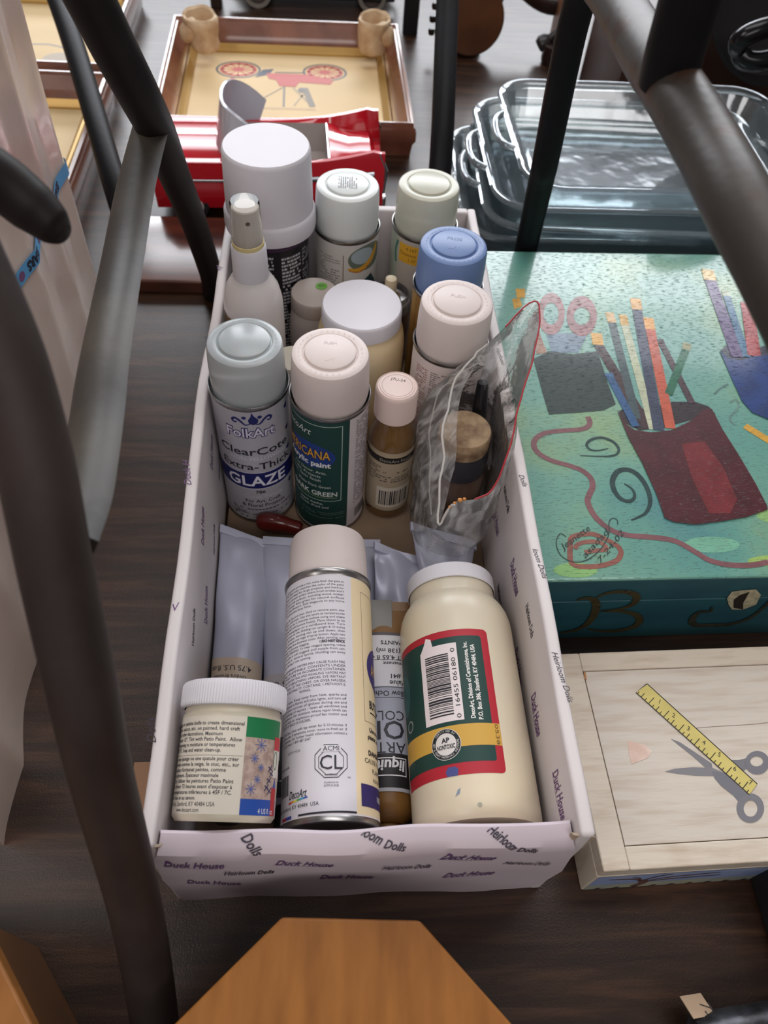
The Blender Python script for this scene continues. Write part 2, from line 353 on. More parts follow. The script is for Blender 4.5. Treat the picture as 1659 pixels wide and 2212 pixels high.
# outlines of the painted decoration, millimetres on the lids and fronts they are painted on
ART={'ring1o': [(85.2, 323.4), (83.3, 316.0), (80.8, 308.9), (77.8, 302.7), (74.5, 297.5), (71.0, 293.7), (67.5, 291.2), (64.2, 290.4), (61.2, 291.2), (58.6, 293.5), (56.6, 297.3), (55.3, 302.5), (54.7, 308.7), (54.9, 315.6), (55.9, 323.1), (57.7, 330.6), (60.1, 337.8), (63.0, 344.4), (66.4, 350.0), (70.0, 354.2), (73.7, 356.8), (77.2, 357.8), (80.4, 357.0), (83.0, 354.4), (85.0, 350.3), (86.3, 344.8), (86.7, 338.2), (86.4, 331.0)], 'ring1i': [(78.5, 323.3), (77.5, 319.5), (76.2, 315.8), (74.6, 312.5), (72.9, 309.8), (71.0, 307.7), (69.0, 306.5), (67.2, 306.0), (65.5, 306.4), (64.1, 307.7), (63.0, 309.7), (62.3, 312.4), (61.9, 315.6), (62.0, 319.3), (62.6, 323.1), (63.5, 327.0), (64.8, 330.8), (66.4, 334.1), (68.2, 337.0), (70.1, 339.1), (72.0, 340.5), (73.9, 340.9), (75.6, 340.5), (77.1, 339.2), (78.2, 337.1), (78.9, 334.3), (79.2, 331.0), (79.1, 327.2)], 'ring2o': [(119.0, 320.1), (116.9, 312.9), (114.2, 306.2), (110.9, 300.2), (107.2, 295.2), (103.3, 291.5), (99.5, 289.1), (95.7, 288.3), (92.3, 289.1), (89.5, 291.3), (87.2, 295.0), (85.7, 299.9), (85.0, 305.9), (85.2, 312.6), (86.3, 319.7), (88.1, 327.0), (90.8, 333.9), (94.1, 340.2), (97.8, 345.6), (101.8, 349.6), (105.9, 352.2), (109.8, 353.1), (113.4, 352.3), (116.4, 349.9), (118.6, 345.9), (120.1, 340.6), (120.6, 334.3), (120.2, 327.4)], 'ring2i': [(111.3, 320.0), (110.4, 317.0), (109.1, 314.1), (107.5, 311.5), (105.7, 309.4), (103.7, 307.7), (101.6, 306.7), (99.7, 306.4), (97.8, 306.7), (96.2, 307.7), (94.9, 309.2), (94.0, 311.4), (93.5, 313.9), (93.5, 316.8), (93.9, 319.8), (94.8, 322.9), (96.0, 325.8), (97.6, 328.4), (99.5, 330.6), (101.5, 332.3), (103.6, 333.4), (105.6, 333.8), (107.5, 333.4), (109.1, 332.4), (110.4, 330.8), (111.3, 328.6), (111.8, 326.0), (111.8, 323.1)], 'blade': [(59.2, 293.9), (102.7, 292.0), (86.9, 263.9), (59.9, 263.7)], 'gpot': [(39.3, 254.6), (57.1, 266.0), (80.1, 261.6), (106.6, 266.3), (107.2, 254.9), (106.8, 219.9), (107.9, 192.7), (93.9, 184.7), (66.3, 181.7), (40.7, 179.8), (39.9, 207.2)], 'side': [(52.7, 293.9), (55.1, 263.7), (43.6, 261.4), (49.4, 291.5)], 'orange1': [(39.7, 363.7), (49.9, 363.9), (47.8, 349.5), (38.3, 348.1)], 'orange2': [(33.0, 346.7), (41.6, 348.1), (42.0, 335.4), (32.9, 330.2)], 'pens': [([(112.0, 293.3), (109.9, 275.8), (131.6, 162.1)], 10.6, (212, 160, 70), (62, 38, 40)), ([(133.5, 326.2), (132.6, 310.0), (123.2, 173.8)], 8.4, (205, 170, 120), (62, 78, 82)), ([(147.2, 322.7), (145.4, 305.8), (135.5, 160.3)], 8.0, (214, 170, 90), (185, 190, 160)), ([(167.7, 349.5), (164.9, 331.2), (140.5, 159.1)], 10.6, (214, 165, 95), (55, 62, 84)), ([(173.4, 317.8), (170.9, 299.6), (152.2, 161.4)], 9.9, (220, 160, 85), (190, 88, 62)), ([(176.7, 284.7), (176.6, 281.1), (183.0, 193.4)], 6.9, (70, 50, 55), (70, 50, 55)), ([(204.3, 278.6), (199.4, 268.8), (163.2, 205.8)], 7.8, (150, 150, 110), (30, 100, 72)), ([(110.7, 234.9), (110.9, 229.8), (119.7, 163.9)], 7.8, (70, 110, 150), (45, 85, 130)), ([(264.7, 401.3), (261.8, 382.2), (250.5, 258.1)], 12.9, (210, 180, 110), (78, 52, 105)), ([(273.0, 364.6), (271.4, 355.1), (260.3, 258.2)], 8.0, (170, 180, 150), (35, 95, 130)), ([(291.0, 343.7), (288.0, 333.6), (268.6, 259.6)], 13.6, (180, 70, 70), (165, 62, 62))], 'rpot_in': [(108.1, 182.7), (116.6, 189.9), (138.2, 186.2), (163.6, 195.9), (186.5, 195.9), (198.3, 189.7), (201.8, 179.4), (179.6, 173.5), (144.9, 162.0), (122.0, 159.2), (109.3, 169.7)], 'rpot': [(106.9, 185.1), (111.5, 166.2), (117.6, 159.3), (132.2, 156.3), (152.9, 159.1), (174.2, 170.6), (192.4, 185.5), (199.9, 186.1), (201.8, 158.8), (206.7, 127.7), (210.5, 95.5), (212.1, 69.9), (210.8, 66.5), (189.1, 59.0), (163.4, 54.6), (141.9, 52.1), (124.6, 54.8), (117.4, 59.2), (117.2, 86.5), (113.9, 120.4), (108.9, 150.8)], 'rpot_hi': [(156.7, 142.0), (179.4, 144.6), (187.0, 114.3), (187.4, 77.8), (176.1, 63.1), (157.7, 63.4), (154.3, 98.8)], 'bpot_in': [(235.9, 268.3), (247.8, 278.9), (257.3, 266.4), (290.4, 277.1), (278.8, 246.1), (245.3, 245.9)], 'bpot': [(234.4, 268.3), (240.0, 256.0), (252.5, 252.7), (269.6, 259.6), (305.8, 263.9), (293.2, 207.0), (266.0, 173.2), (251.3, 172.1), (238.1, 181.1), (233.1, 197.0), (233.6, 231.4)], 'ribbon': [(77.0, 176.9), (77.6, 169.9), (74.1, 164.1), (65.5, 160.7), (45.7, 159.1), (32.3, 156.4), (22.9, 149.7), (19.7, 141.4), (22.7, 132.1), (32.5, 123.9), (46.0, 118.5), (57.3, 112.5), (63.3, 104.1), (63.3, 94.8), (58.4, 85.8), (55.0, 77.9), (56.9, 65.1), (62.5, 54.5), (70.5, 46.8), (83.2, 42.3), (106.2, 39.6), (120.9, 35.6), (133.6, 25.2), (142.8, 16.9), (156.9, 12.1), (176.2, 11.2), (192.6, 14.0)], 'loop1': [(30.8, 34.9), (33.4, 41.2), (42.3, 44.3), (53.1, 44.1), (61.6, 39.0), (69.5, 32.5), (71.3, 26.1), (66.1, 18.4), (54.3, 14.1), (40.7, 12.8), (28.2, 16.2)], 'loop2': [(33.8, 30.1), (37.5, 34.7), (46.1, 36.9), (56.7, 35.9), (60.0, 29.5), (50.9, 28.1), (41.1, 26.8)], 'swirl1': [(59.6, 129.5), (79.6, 128.3), (91.6, 129.6), (96.8, 136.2), (93.9, 145.4), (84.8, 150.6), (74.8, 148.6), (68.4, 142.5), (70.5, 136.4), (78.1, 135.3), (87.3, 137.7)], 'swirl2': [(91.9, 97.2), (97.5, 90.9), (97.6, 83.0), (92.0, 77.8), (84.9, 80.5), (81.3, 89.3), (82.1, 100.1), (88.6, 110.0), (97.4, 113.0), (105.1, 108.9), (109.8, 98.8), (111.2, 86.3), (109.1, 74.9), (103.0, 65.6), (96.3, 61.5), (88.0, 57.9)], 'sigarc': [(28.9, 42.1), (24.8, 45.4), (20.0, 38.3), (19.4, 28.8), (22.7, 21.7), (31.1, 17.3), (42.3, 19.7), (55.3, 29.6), (65.4, 43.8), (68.2, 55.3), (72.1, 60.2), (75.9, 58.5), (75.4, 53.5)], 'sig1': [(23.4, 28.7), (51.5, 49.0)], 'sig2': [(40.4, 20.5), (67.6, 47.0)], 'sig3': [(52.0, 15.6), (79.5, 45.2)], 'capsule': [(225.4, 164.5), (243.6, 144.1)], 'mark': [(209.0, 205.7), (216.4, 212.7), (227.4, 219.7)], 'mark2': [(220.6, 194.3), (228.9, 198.8), (226.7, 187.6), (213.8, 174.3), (215.8, 165.6)], 'Bstem': [(36.8, 69.8), (42.5, 73.5), (50.9, 70.5), (56.3, 59.6), (58.7, 42.9), (56.7, 27.2), (49.3, 17.2), (37.2, 13.4)], 'Btop': [(52.4, 73.0), (58.3, 80.0), (69.6, 82.6), (81.6, 79.0), (87.3, 70.9), (86.9, 60.8), (78.7, 53.6), (62.8, 50.5)], 'Bbot': [(62.8, 50.5), (79.9, 49.7), (94.5, 43.9), (102.6, 33.5), (101.8, 21.8), (90.8, 14.9), (76.4, 14.2), (60.4, 19.0)], 'swash': [(159.5, 53.3), (160.9, 44.9), (152.8, 45.3), (149.8, 38.3), (151.6, 28.0), (158.2, 20.9), (171.9, 20.1), (189.4, 21.0), (201.9, 29.8), (206.6, 48.3), (206.7, 66.2)], 'chip': [(166.1, 68.0), (165.7, 78.5), (174.5, 80.7), (185.2, 81.6), (193.9, 72.1), (197.3, 55.7), (189.4, 47.7), (179.0, 48.2), (172.4, 56.8)], 'chipd': [(173.1, 65.0), (175.2, 72.9), (181.4, 77.9), (184.3, 59.0), (189.4, 47.7), (179.2, 51.0)], 'ruler': [(67.1, 132.8), (127.7, 52.3), (119.0, 45.2), (56.3, 126.0)], 'rbase': [(56.3, 126.0), (119.0, 45.2)], 'nums': [('1', (71.1, 118.3)), ('2', (78.9, 106.9)), ('3', (87.3, 96.3)), ('4', (95.8, 85.1)), ('5', (104.6, 75.5)), ('6', (112.9, 64.7)), ('7', (121.2, 54.1))], 'bl1': [(73.0, 88.7), (79.4, 85.8), (89.1, 77.3), (98.7, 68.9), (98.0, 63.5), (92.7, 66.2), (86.2, 74.4), (78.5, 82.8)], 'bl2': [(61.5, 64.6), (69.4, 66.3), (83.7, 66.8), (98.6, 65.4), (105.5, 61.7), (96.7, 59.7), (83.8, 60.6), (72.2, 62.3)], 'arm1': [(96.8, 63.1), (106.5, 61.6), (110.6, 55.6), (115.2, 48.7), (119.8, 44.6), (115.8, 42.0), (109.4, 40.9), (107.0, 45.3), (100.3, 52.3), (97.2, 58.2)], 'arm2': [(114.8, 70.6), (119.9, 70.3), (126.5, 71.5), (126.1, 64.6), (121.1, 62.4), (117.3, 66.0)], 'ho1': [(126.6, 35.4), (125.5, 33.2), (123.9, 31.2), (122.0, 29.3), (119.9, 27.9), (117.5, 26.8), (115.2, 26.2), (112.8, 26.1), (110.7, 26.4), (108.9, 27.2), (107.4, 28.5), (106.3, 30.2), (105.8, 32.1), (105.8, 34.2), (106.3, 36.5), (107.4, 38.7), (108.9, 40.8), (110.8, 42.6), (113.0, 44.1), (115.3, 45.3), (117.8, 45.9), (120.1, 46.0), (122.3, 45.7), (124.2, 44.8), (125.7, 43.5), (126.7, 41.8), (127.2, 39.8), (127.1, 37.7)], 'hi1': [(121.6, 35.4), (121.0, 34.1), (120.2, 33.0), (119.2, 32.0), (118.1, 31.1), (116.9, 30.5), (115.7, 30.1), (114.5, 30.1), (113.4, 30.3), (112.5, 30.7), (111.8, 31.4), (111.3, 32.4), (111.1, 33.5), (111.1, 34.7), (111.4, 35.9), (112.0, 37.2), (112.8, 38.3), (113.8, 39.4), (115.0, 40.2), (116.2, 40.9), (117.4, 41.2), (118.6, 41.3), (119.7, 41.1), (120.6, 40.6), (121.4, 39.9), (121.8, 39.0), (122.0, 37.9), (122.0, 36.7)], 'ho2': [(142.8, 67.2), (141.8, 65.3), (140.5, 63.6), (138.7, 62.0), (136.7, 60.7), (134.6, 59.8), (132.4, 59.3), (130.3, 59.2), (128.3, 59.5), (126.5, 60.2), (125.1, 61.3), (124.2, 62.7), (123.6, 64.4), (123.6, 66.2), (124.0, 68.1), (125.0, 70.0), (126.3, 71.8), (128.0, 73.4), (130.0, 74.7), (132.2, 75.7), (134.4, 76.2), (136.6, 76.4), (138.7, 76.0), (140.4, 75.3), (141.8, 74.2), (142.8, 72.7), (143.3, 71.0), (143.3, 69.2)], 'hi2': [(138.2, 68.5), (137.7, 67.6), (137.1, 66.9), (136.2, 66.2), (135.2, 65.6), (134.1, 65.3), (133.0, 65.0), (131.9, 65.0), (130.8, 65.1), (129.9, 65.5), (129.2, 65.9), (128.6, 66.6), (128.3, 67.3), (128.2, 68.1), (128.4, 68.9), (128.8, 69.7), (129.4, 70.5), (130.3, 71.2), (131.3, 71.7), (132.4, 72.2), (133.5, 72.4), (134.6, 72.4), (135.7, 72.3), (136.6, 71.9), (137.4, 71.5), (138.0, 70.8), (138.3, 70.1), (138.4, 69.3)], 'panel': [(19.4, 145.5), (16.5, 15.9)], 'stick': [(39.9, 88.7), (52.3, 85.0), (56.0, 79.8), (51.5, 75.1), (38.3, 71.2), (38.3, 78.7)], 'crack': [(91.8, 95.6), (108.9, 96.4), (135.6, 96.7), (153.0, 97.6)], 'tree': [(46.6, -4.3), (39.5, 21.2), (32.4, 32.1), (18.1, 40.5), (25.8, 40.5), (34.6, 31.5), (38.5, 45.4), (41.1, 29.7), (56.9, 42.5), (48.7, 27.5), (61.2, 28.4), (46.7, 19.1), (51.8, -5.8)]}
# ------------------------------------------------------------------ table
bm = bmesh.new(); box(bm, -1.6, 2.2, -.45, 3.0, -.03, 0, bev=.004)
tb = link('table', bm, table_mat()); tag(tb, 'long dark walnut-look laminate table top everything stands on', 'table')

def greek(a, u0, u1, v0, v1, pitch, h, m, layer=2, seed=1, dens=.8, just=False):
    """rows of tiny unreadable print"""
    rnd = random.Random(seed); v = v1-pitch
    while v > v0:
        u = u0
        while u < u1-.6:
            wl = rnd.uniform(.8, 3.4)
            if rnd.random() < dens: a.rect(u, v, min(u+wl, u1), v+h, m, layer)
            u += wl+.7
            if not just and rnd.random() < .03: break
        v -= pitch

# ------------------------------------------------------------------ shoe-box tray
BX = .1305; BL = .6375; BH = .148; WT = .009
boxT = thing('cardboard_tray', 'long white printed cardboard tray holding spray cans, jars and paint tubes', 'box')
PUR = (108, 72, 120); PBK = (52, 46, 60)
def print_pair(a, u, v, rot, k=1, first=True, tall=3.2):
    if first:
        a.text('Duck House', u, v, 5.2*k*tall, PUR, 1, width=38*k, rot=rot, shear=.3, bold=.022)
        a.stroke([(u-1*math.cos(rot), v-1*math.sin(rot)), (u+20*k*math.cos(rot)+2*math.sin(rot), v+20*k*math.sin(rot)-2*math.cos(rot)), (u+36*k*math.cos(rot), v+36*k*math.sin(rot))], .5, PUR, 1)
    else: a.text('Heirloom Dolls', u, v, 3.6*k*tall, PBK, 1, width=34*k, rot=rot, shear=.35, bold=.02)
def wall_mesh(x0, x1, y0, y1, z0, z1, seg, axis, mi=0):
    bm = bmesh.new(); box(bm, x0, x1, y0, y1, z0, z1, bev=.0022)
    return bm
# side walls, bowed a little along their length
for s in (-1, 1):
    bm = bmesh.new(); box(bm, *(sorted((s*BX, s*(BX-WT)))), 0.0, BL, 0, BH, bev=.003)
    for k in range(1, 24):
        bmesh.ops.bisect_plane(bm, geom=bm.verts[:]+bm.edges[:]+bm.faces[:], plane_co=(0, BL*k/24, 0), plane_no=(0, 1, 0), dist=1e-6)
    def bow(y, z): return s*.0012*math.sin(PI*y/BL)*(z/BH)+.0004*math.sin(y*47+s)+(-.003*math.exp(-((y-.345)/.07)**2) if s < 0 else 0)
    for v in bm.verts: v.co.x += bow(v.co.y, v.co.z)
    a = Art()
    if s < 0:   # inner face of the left wall, seen from the right: u runs toward +y, v up
        for (u, v, first) in [(60, 92, 1), (95, 40, 0), (150, 96, 0), (190, 55, 1), (235, 100, 1), (262, 45, 0), (318, 92, 1), (340, 50, 0), (400, 95, 0), (440, 60, 1), (500, 95, 1), (560, 70, 0)]:
            print_pair(a, u, v, math.radians(28), .8, first)
        fn = lambda u, v, h: Vector((-BX+WT+h+bow(u, v), u, v))
    else:
        for (u, v, first) in [(30, 60, 0), (48, 112, 1), (110, 90, 1), (105, 40, 0), (160, 60, 1), (172, 112, 0), (222, 92, 1), (232, 40, 0), (290, 105, 0), (300, 62, 1), (352, 95, 1), (420, 80, 0), (470, 100, 1), (540, 80, 0)]:
            print_pair(a, -u, v, 0, .8, first)
        fn = lambda u, v, h: Vector((BX-WT-h+bow(-u, v), -u, v))
    a.build(None, None, fn, step=0, bm=bm, midx=1)
    b = Art()
    if s < 0:
        for (y, t, c) in [(60, 'Dolls', PBK), (150, 'V', PUR), (258, 'Duck H', PUR), (410, 'loom', PBK), (520, 'ey', PUR)]:
            b.text(t, -128, y, 5.5, c, 1, rot=math.radians(100 if t != 'V' else 20), shear=.4)
    else:
        for (y, t) in [(95, 'Heirloom Dolls'), (178, 'loom Dolls'), (248, 'Dolls'), (395, 'Heirloom'), (520, 'Dolls')]:
            b.text(t, 124, y+22, 4, PBK, 1, rot=math.radians(-82), shear=.4)
    b.build(None, None, lambda u, v, h: Vector((u, v, BH+h+.0001)), step=0, bm=bm, midx=1+len(a.mats))
    o = link('side_wall', bm, [M_card]+a.mats+b.mats, boxT)
# far wall
bm = bmesh.new(); box(bm, -BX+WT, BX-WT, BL-WT, BL, 0, BH, bev=.002)
a = Art(); print_pair(a, 60, 120, -1.0, .9, True); print_pair(a, 98, 142, -1.2, .8, False); print_pair(a, -20, 110, .3, 1, True)
a.build(None, None, lambda u, v, h: Vector((u, BL-WT-h, v)), step=0, bm=bm, midx=1)
link('end_wall', bm, [M_card]+a.mats, boxT)
# near wall: rolled over, its top edge lower and shorter than the sides, corners torn
bm = bmesh.new()
n = 40; prof = [(0.0, 0), (-.0012, .07), (-.0010, .128), (.0008, .136), (.005, .1395), (.012, .141), (.0142, .1385), (.0145, .12), (.0135, 0)]
rows = []
for i in range(n+1):
    t = -1+2*i/n; row = []
    for (y, z) in prof:
        hw = .1305-.0105*max(0, (z-.10)/.04)**1.2 if z > .10 else .1305-.004*(1-z/.1)
        x = t*hw
        z2 = z+(.0022*math.sin(x*34+.6)+.0012*math.sin(x*90))*(z/.14)**2 + (.0012*math.sin(x*140) if z < .01 else 0)
        y2 = y-(.004*math.cos(x*9))*(z/.14) + .0008*math.sin(x*60+z*40)
        row.append(bm.verts.new((x, y2, max(0, z2))))
    rows.append(row)
for i in range(n):
    for k in range(len(prof)-1): bm.faces.new((rows[i][k], rows[i+1][k], rows[i+1][k+1], rows[i][k+1]))
bm.faces.new(rows[0]); bm.faces.new(list(reversed(rows[-1])))
bmesh.ops.recalc_face_normals(bm, faces=bm.faces)
def frontfn(u, v, h):
    x = u; z = v
    nrm = Vector((0, -1, 0))
    if z < .128: y = -.0012*z/.07 if z < .07 else -.0012+.0002*(z-.07)/.058
    else:
        s = z-.128; Q = [(-.0010, .128, .0082), (.0008, .136, .00547), (.005, .1395, .00716), (.012, .141, .01)]; k = 0
        while k < 2 and s > Q[k][2]: s -= Q[k][2]; k += 1
        f = min(1, s/Q[k][2]); y = Q[k][0]+(Q[k+1][0]-Q[k][0])*f; z = Q[k][1]+(Q[k+1][1]-Q[k][1])*f; nrm = Vector((0, -.7, 1.0))
    y2 = y-(.004*math.cos(x*9))*(z/.14)+.0008*math.sin(x*60+z*40)
    z2 = z+(.0022*math.sin(x*34+.6)+.0012*math.sin(x*90))*(z/.14)**2
    return Vector((x, y2, z2))+nrm*(h+.0004)
a = Art()
for (u, v, t, f) in [(-120, 118, -.1, 1), (-56, 116, -.14, 1), (42, 118, -.2, 1), (-88, 96, -.05, 0), (8, 100, -.06, 0), (84, 98, -.12, 0), (-115, 62, -.05, 1), (-30, 70, -.05, 1), (50, 66, -.1, 1)]:
    print_pair(a, u, v, t, .9, bool(f), 2.6)
a.text('Dolls', -75, 146, 6.5, PBK, 1, rot=-.95, shear=.3, width=15, bold=.016); a.text('loom', -6, 147.5, 6, PBK, 1, rot=-.55, shear=.3, width=13, bold=.016); a.text('Dolls', 7, 139, 5, PBK, 1, rot=-.3, shear=.3, width=13, bold=.016)
a.text('Heirloom', 68, 146.5, 6.5, PBK, 1, rot=-.72, shear=.3, width=20, bold=.016); a.text('Dolls', 86, 132, 5, PBK, 1, rot=-.2, shear=.3, width=13, bold=.014)
a.build(None, None, frontfn, step=3, vstep=3, bm=bm, midx=1)
link('end_wall', bm, [mat('pinkish_card', (206, 192, 200), .5, var=.08, vscale=12, bump=.0004, bscale=22)]+a.mats, boxT)
# torn corner flaps
for s in (-1, 1):
    bm = bmesh.new()
    P = [(s*.1305, -.0005, .147), (s*.1195, .002, .1425), (s*.121, -.001, .118), (s*.1285, -.001, .06), (s*.1300, .0005, .10)]
    Q = [(x*.985, y+.002, z-.001) for x, y, z in P]
    A_ = [bm.verts.new(p) for p in P]; B_ = [bm.verts.new(p) for p in Q]
    bm.faces.new(A_); bm.faces.new(list(reversed(B_)))
    for i in range(5): bm.faces.new((A_[i], A_[(i+1) % 5], B_[(i+1) % 5], B_[i]))
    bmesh.ops.recalc_face_normals(bm, faces=bm.faces)
    link('torn_corner', bm, [mat('torn_card', (178, 160, 140), .8, var=.2, vscale=120)], boxT, smooth=False)
bm = bmesh.new(); box(bm, -BX+WT, BX-WT, .0138, BL-WT, 0.0003, .0018)
link('bottom', bm, M_kraft, boxT, smooth=False)
FZ = .002

# ------------------------------------------------------------------ spray cans
def cap_mesh(h, r, ch, ribs=True):
    t = h+ch
    pr = [(.0302, h-.004), (r+.0012, h+.004), (r+.0009, h+ch*.6), (r+.0002, t-.0038), (r-.0006, t-.0016), (r-.0024, t-.0006), (r-.005, t-.0002), (.0222, t-.0006), (.0213, t-.0016), (.0205, t-.0012), (.0200, t+.0006), (.0190, t+.0012), (0, t+.0010)]
    return lathe(pr, 112)
def spray_can(label, mtx, body_m, cap_m, art=None, h=.156, ch=.042, r=.0297, emboss=None, group=None, R=.0325):
    T = thing('spray_can', label, 'spray can', mtx, group)
    k = R/.0325
    b = lathe([(0, .0035), (.026*k, .002), (.0315*k, .0), (.0335*k, .0005), (.0336*k, .0028), (.0327*k, .0042), (.0325*k, .006), (.0325*k, h-.006), (.0325*k, h-.0042)], 128)
    for f in b.faces:
        if f.calc_center_median().z < .0045: f.material_index = 1
    link('can_body', b, [body_m, M_tin], T)
    link('rim', lathe([(.0325*k, h-.005), (.0334*k, h-.0035), (.0340*k, h-.0008), (.0336*k, h+.0004), (.0328*k, h+.0002), (.0322*k, h-.003), (.0312*k, h-.006), (.0300*k, h-.0065)], 112), M_tin, T)
    cap_o = link('cap', cap_mesh(h, r, ch), cap_m, T)
    if emboss: emboss(h+ch, T)
    if art is not None: art.build('label', T, cyl(.0325*k))
    return T
def emb(text_lines, m, ring='MMMMMMMM', seed=0):
    """raised lettering ring on a cap top, same plastic"""
    def fn(t, T):
        a = Art()
        for k, (tx, v, s) in enumerate(text_lines): a.text(tx, 0, v, s, m, 1, align='c')
        rnd = random.Random(seed)
        for i in range(34):
            if rnd.random() < .25: continue
            A = 2*PI*i/34; a.rect(-.35+25*math.cos(A), -.5+25*math.sin(A), .35+25*math.cos(A), .6+25*math.sin(A), m, 0)
        def f(u, v, h):
            rr = math.hypot(u, v); return Vector((u, v, t+(.0013 if rr < .0195 else .0001)+h))
        a.build('cap_lettering', T, f, step=0)
    return fn
def print_disc(t, T):
    a = Art(); greek(a, -10, 10, -9, 10, 2.1, 1.1, (110, 106, 112), seed=20, just=True)
    a.build('cap_lettering', T, lambda u, v, h: Vector((-v, u, t+.0013+h)), step=0)
SILV = mat('silver_paint', (184, 182, 190), .32, .15, var=.05, vscale=20)
NAVY = (24, 30, 96); DK = (36, 36, 44); LG = (214, 214, 222)
# clear glaze can
a = Art()
a.poly([(-1, 150.5), (1, 146), (4.2, 142), (3.6, 138), (0, 136), (-3.6, 138), (-4.2, 142), (-1.8, 146)], NAVY, 1)
for s in (-1, 1):
    a.stroke([(s*1.5-1, 137.5), (s*6-1, 136.5), (s*10-1, 141), (s*14-1, 143.5), (s*16.5-1, 141), (s*14.5-1, 138.5), (s*12.5-1, 140)], 2.3, NAVY, 1, taper=True)
    a.ell(s*6.5-1, 144.5, 1.9, 1.7, NAVY, 1)
a.text('FolkArt', -3, 121, 11, NAVY, 1, width=43, align='c', bold=.06); a.text('FolkArt', -3, 121.2, 10.6, (214, 208, 224), 3, width=42, align='c', bold=.014)
a.text('ClearCote', -1.5, 98, 9, DK, 1, width=66, align='c', bold=.014); a.text('-', 33, 106, 5, DK, 1)
a.text('NON-YELLOWING', 2, 91, 4.4, LG, 1, width=52, align='c')
a.text('Extra-Thick', 0, 78.5, 8.5, DK, 1, width=68, align='c', bold=.014)
a.rect(-46, 52, 46, 73.5, NAVY, 1); a.rect(-46, 51.2, 46, 52, LG, 1); a.rect(-46, 73.5, 46, 74.3, LG, 1)
a.text('GLAZE', -2, 56, 13.5, (232, 230, 240), 3, width=56, align='c', bold=.02)
a.text('786', 0, 44.6, 4.2, DK, 1, align='c', width=9, bold=.02); a.text('Gloss Finish', 2, 37.5, 5, (208, 200, 208), 1, align='c', width=38)
a.text('For Art, Craft', 2, 31, 4.4, DK, 1, align='c', width=34, bold=.01); a.text('& Floral Projects', 2, 24.6, 4.6, DK, 1, align='c', width=42, bold=.01)
greek(a, -30, 34, 6, 22, 2.5, 1.3, DK, seed=4)
for v in (141, 115, 90, 44): a.poly([(30, v), (34.5, v+4), (35, v-1.5), (32.5, v-3)], NAVY, 1)
spray_can('silver spray can of extra-thick glaze with frosted clear cap at the left wall', upright(-.0912, .3612, FZ), SILV, M_cloudy, a, emboss=emb([], M_cloudy, seed=5))
# dark green can
GRN = (22, 62, 56)
a = Art(); a.rect(-58, 4.5, 17, 151.5, GRN, 0); a.rect(17, 4.5, 60, 151.5, (205, 196, 198), 0)
a.frame(-48, 48, 10.8, 147, .7, (170, 186, 176), 1)
a.text('DecoArt', -16, 133, 7.5, (206, 210, 206), 2, width=34, align='r', shear=.3)
a.ell(-21, 108, 26, 16, (30, 58, 128), 1); 
a.text('AMERICANA', .5, 105.5, 11, (20, 24, 60), 2, width=56, align='r', bold=.05); a.text('AMERICANA', .5, 105.8, 10.6, (216, 160, 48), 3, width=55, align='r', bold=.01)
a.text('Acrylic paint', 1, 95.4, 6.4, (232, 232, 228), 3, width=46, align='r', bold=.03)
T_ = (206, 212, 206)
for tx, u, v in [('For Decor, Arts,', -3, 86), ('Crafts, Projects', -8, 80.5), ('& more. Satin finish', -8, 75), ('Matte Dark Green', 1, 66.5)]: a.text(tx, u, v, 3.4, T_, 2, align='r', width=len(tx)*2.05)
a.text('DARK GREEN', 7, 55, 6.2, T_, 2, align='r', width=47, bold=.02); a.rect(-30, 52.3, 7, 53.3, (110, 130, 90), 2)
for tx, u, v in [('paper mache,', -6, 42), ('wood, dried and', -1, 37), ]: a.text(tx, u, v, 3.2, T_, 2, align='r', width=len(tx)*2)
greek(a, -30, 14, 20, 32, 2.6, 1.1, (96, 122, 112), seed=8); greek(a, 24, 48, 34, 148, 2.3, 1.1, (120, 112, 118), seed=9, just=True)
a.bars(26, 12, 44, 26, DK)
spray_can('spray can with dark green label and white cap, tallest beside the silver can', upright(-.024, .350, FZ), mat('can_white', (204, 196, 198), .35), M_whitew, a, emboss=emb([('PUSH', 8, 3), ('LIFT', -11, 3)], M_whitew, seed=2), r=.0305)
# far centre can with banana picture
a = Art(); a.rect(-60, 4, 60, 150, (196, 192, 188), 0); greek(a, -30, -6, 60, 138, 3, 1.4, (140, 132, 128), seed=12)
a.rect(-3, 20, -2.2, 140, (120, 90, 70), 2); a.ell(24, 134, 22, 15, (96, 108, 96), 1); a.ell(18, 137, 13, 9, (152, 166, 172), 2)
a.stroke([(2, 124), (14, 122), (27, 128), (35, 138), (37, 145)], 6.5, (204, 150, 50), 3, taper=True); a.stroke([(3, 122), (15, 119.5), (29, 126)], 2, (170, 96, 40), 3, taper=True)
a.poly([(4, 100), (30, 112), (40, 96), (30, 82), (8, 84)], (24, 54, 62), 1); a.rect(6, 60, 40, 78, (58, 58, 80), 1)
spray_can('white spray can with yellow crescent picture and text on its frosted cap', upright(-.0075, .589, FZ), mat('can_white', (204, 196, 198), .35), mat('frost_white', (214, 218, 216), .35, sss=.2), a, r=.0305,
    emboss=print_disc)
# far right can
a = Art(); a.rect(-60, 4, 60, 151, (186, 176, 166), 0); a.rect(-60, 4, -27, 151, (168, 176, 160), 1); a.stroke([(-29, 120), (-31, 134), (-28, 146)], 3, (60, 120, 106), 2)
a.rect(-25, 125, -1.5, 146.5, (224, 168, 50), 3); 
for i, tx in enumerate(['4 197', 'Closeout', '1.37']): a.text(tx, -5, 140-i*6, 3.6, (120, 84, 30), 5, align='r')
spray_can('spray can with frosted cream cap and yellow sticker in the far right corner', upright(.0722, .5945, FZ), mat('can_beige', (190, 182, 172), .4), M_cloudyw, a, r=.0300)
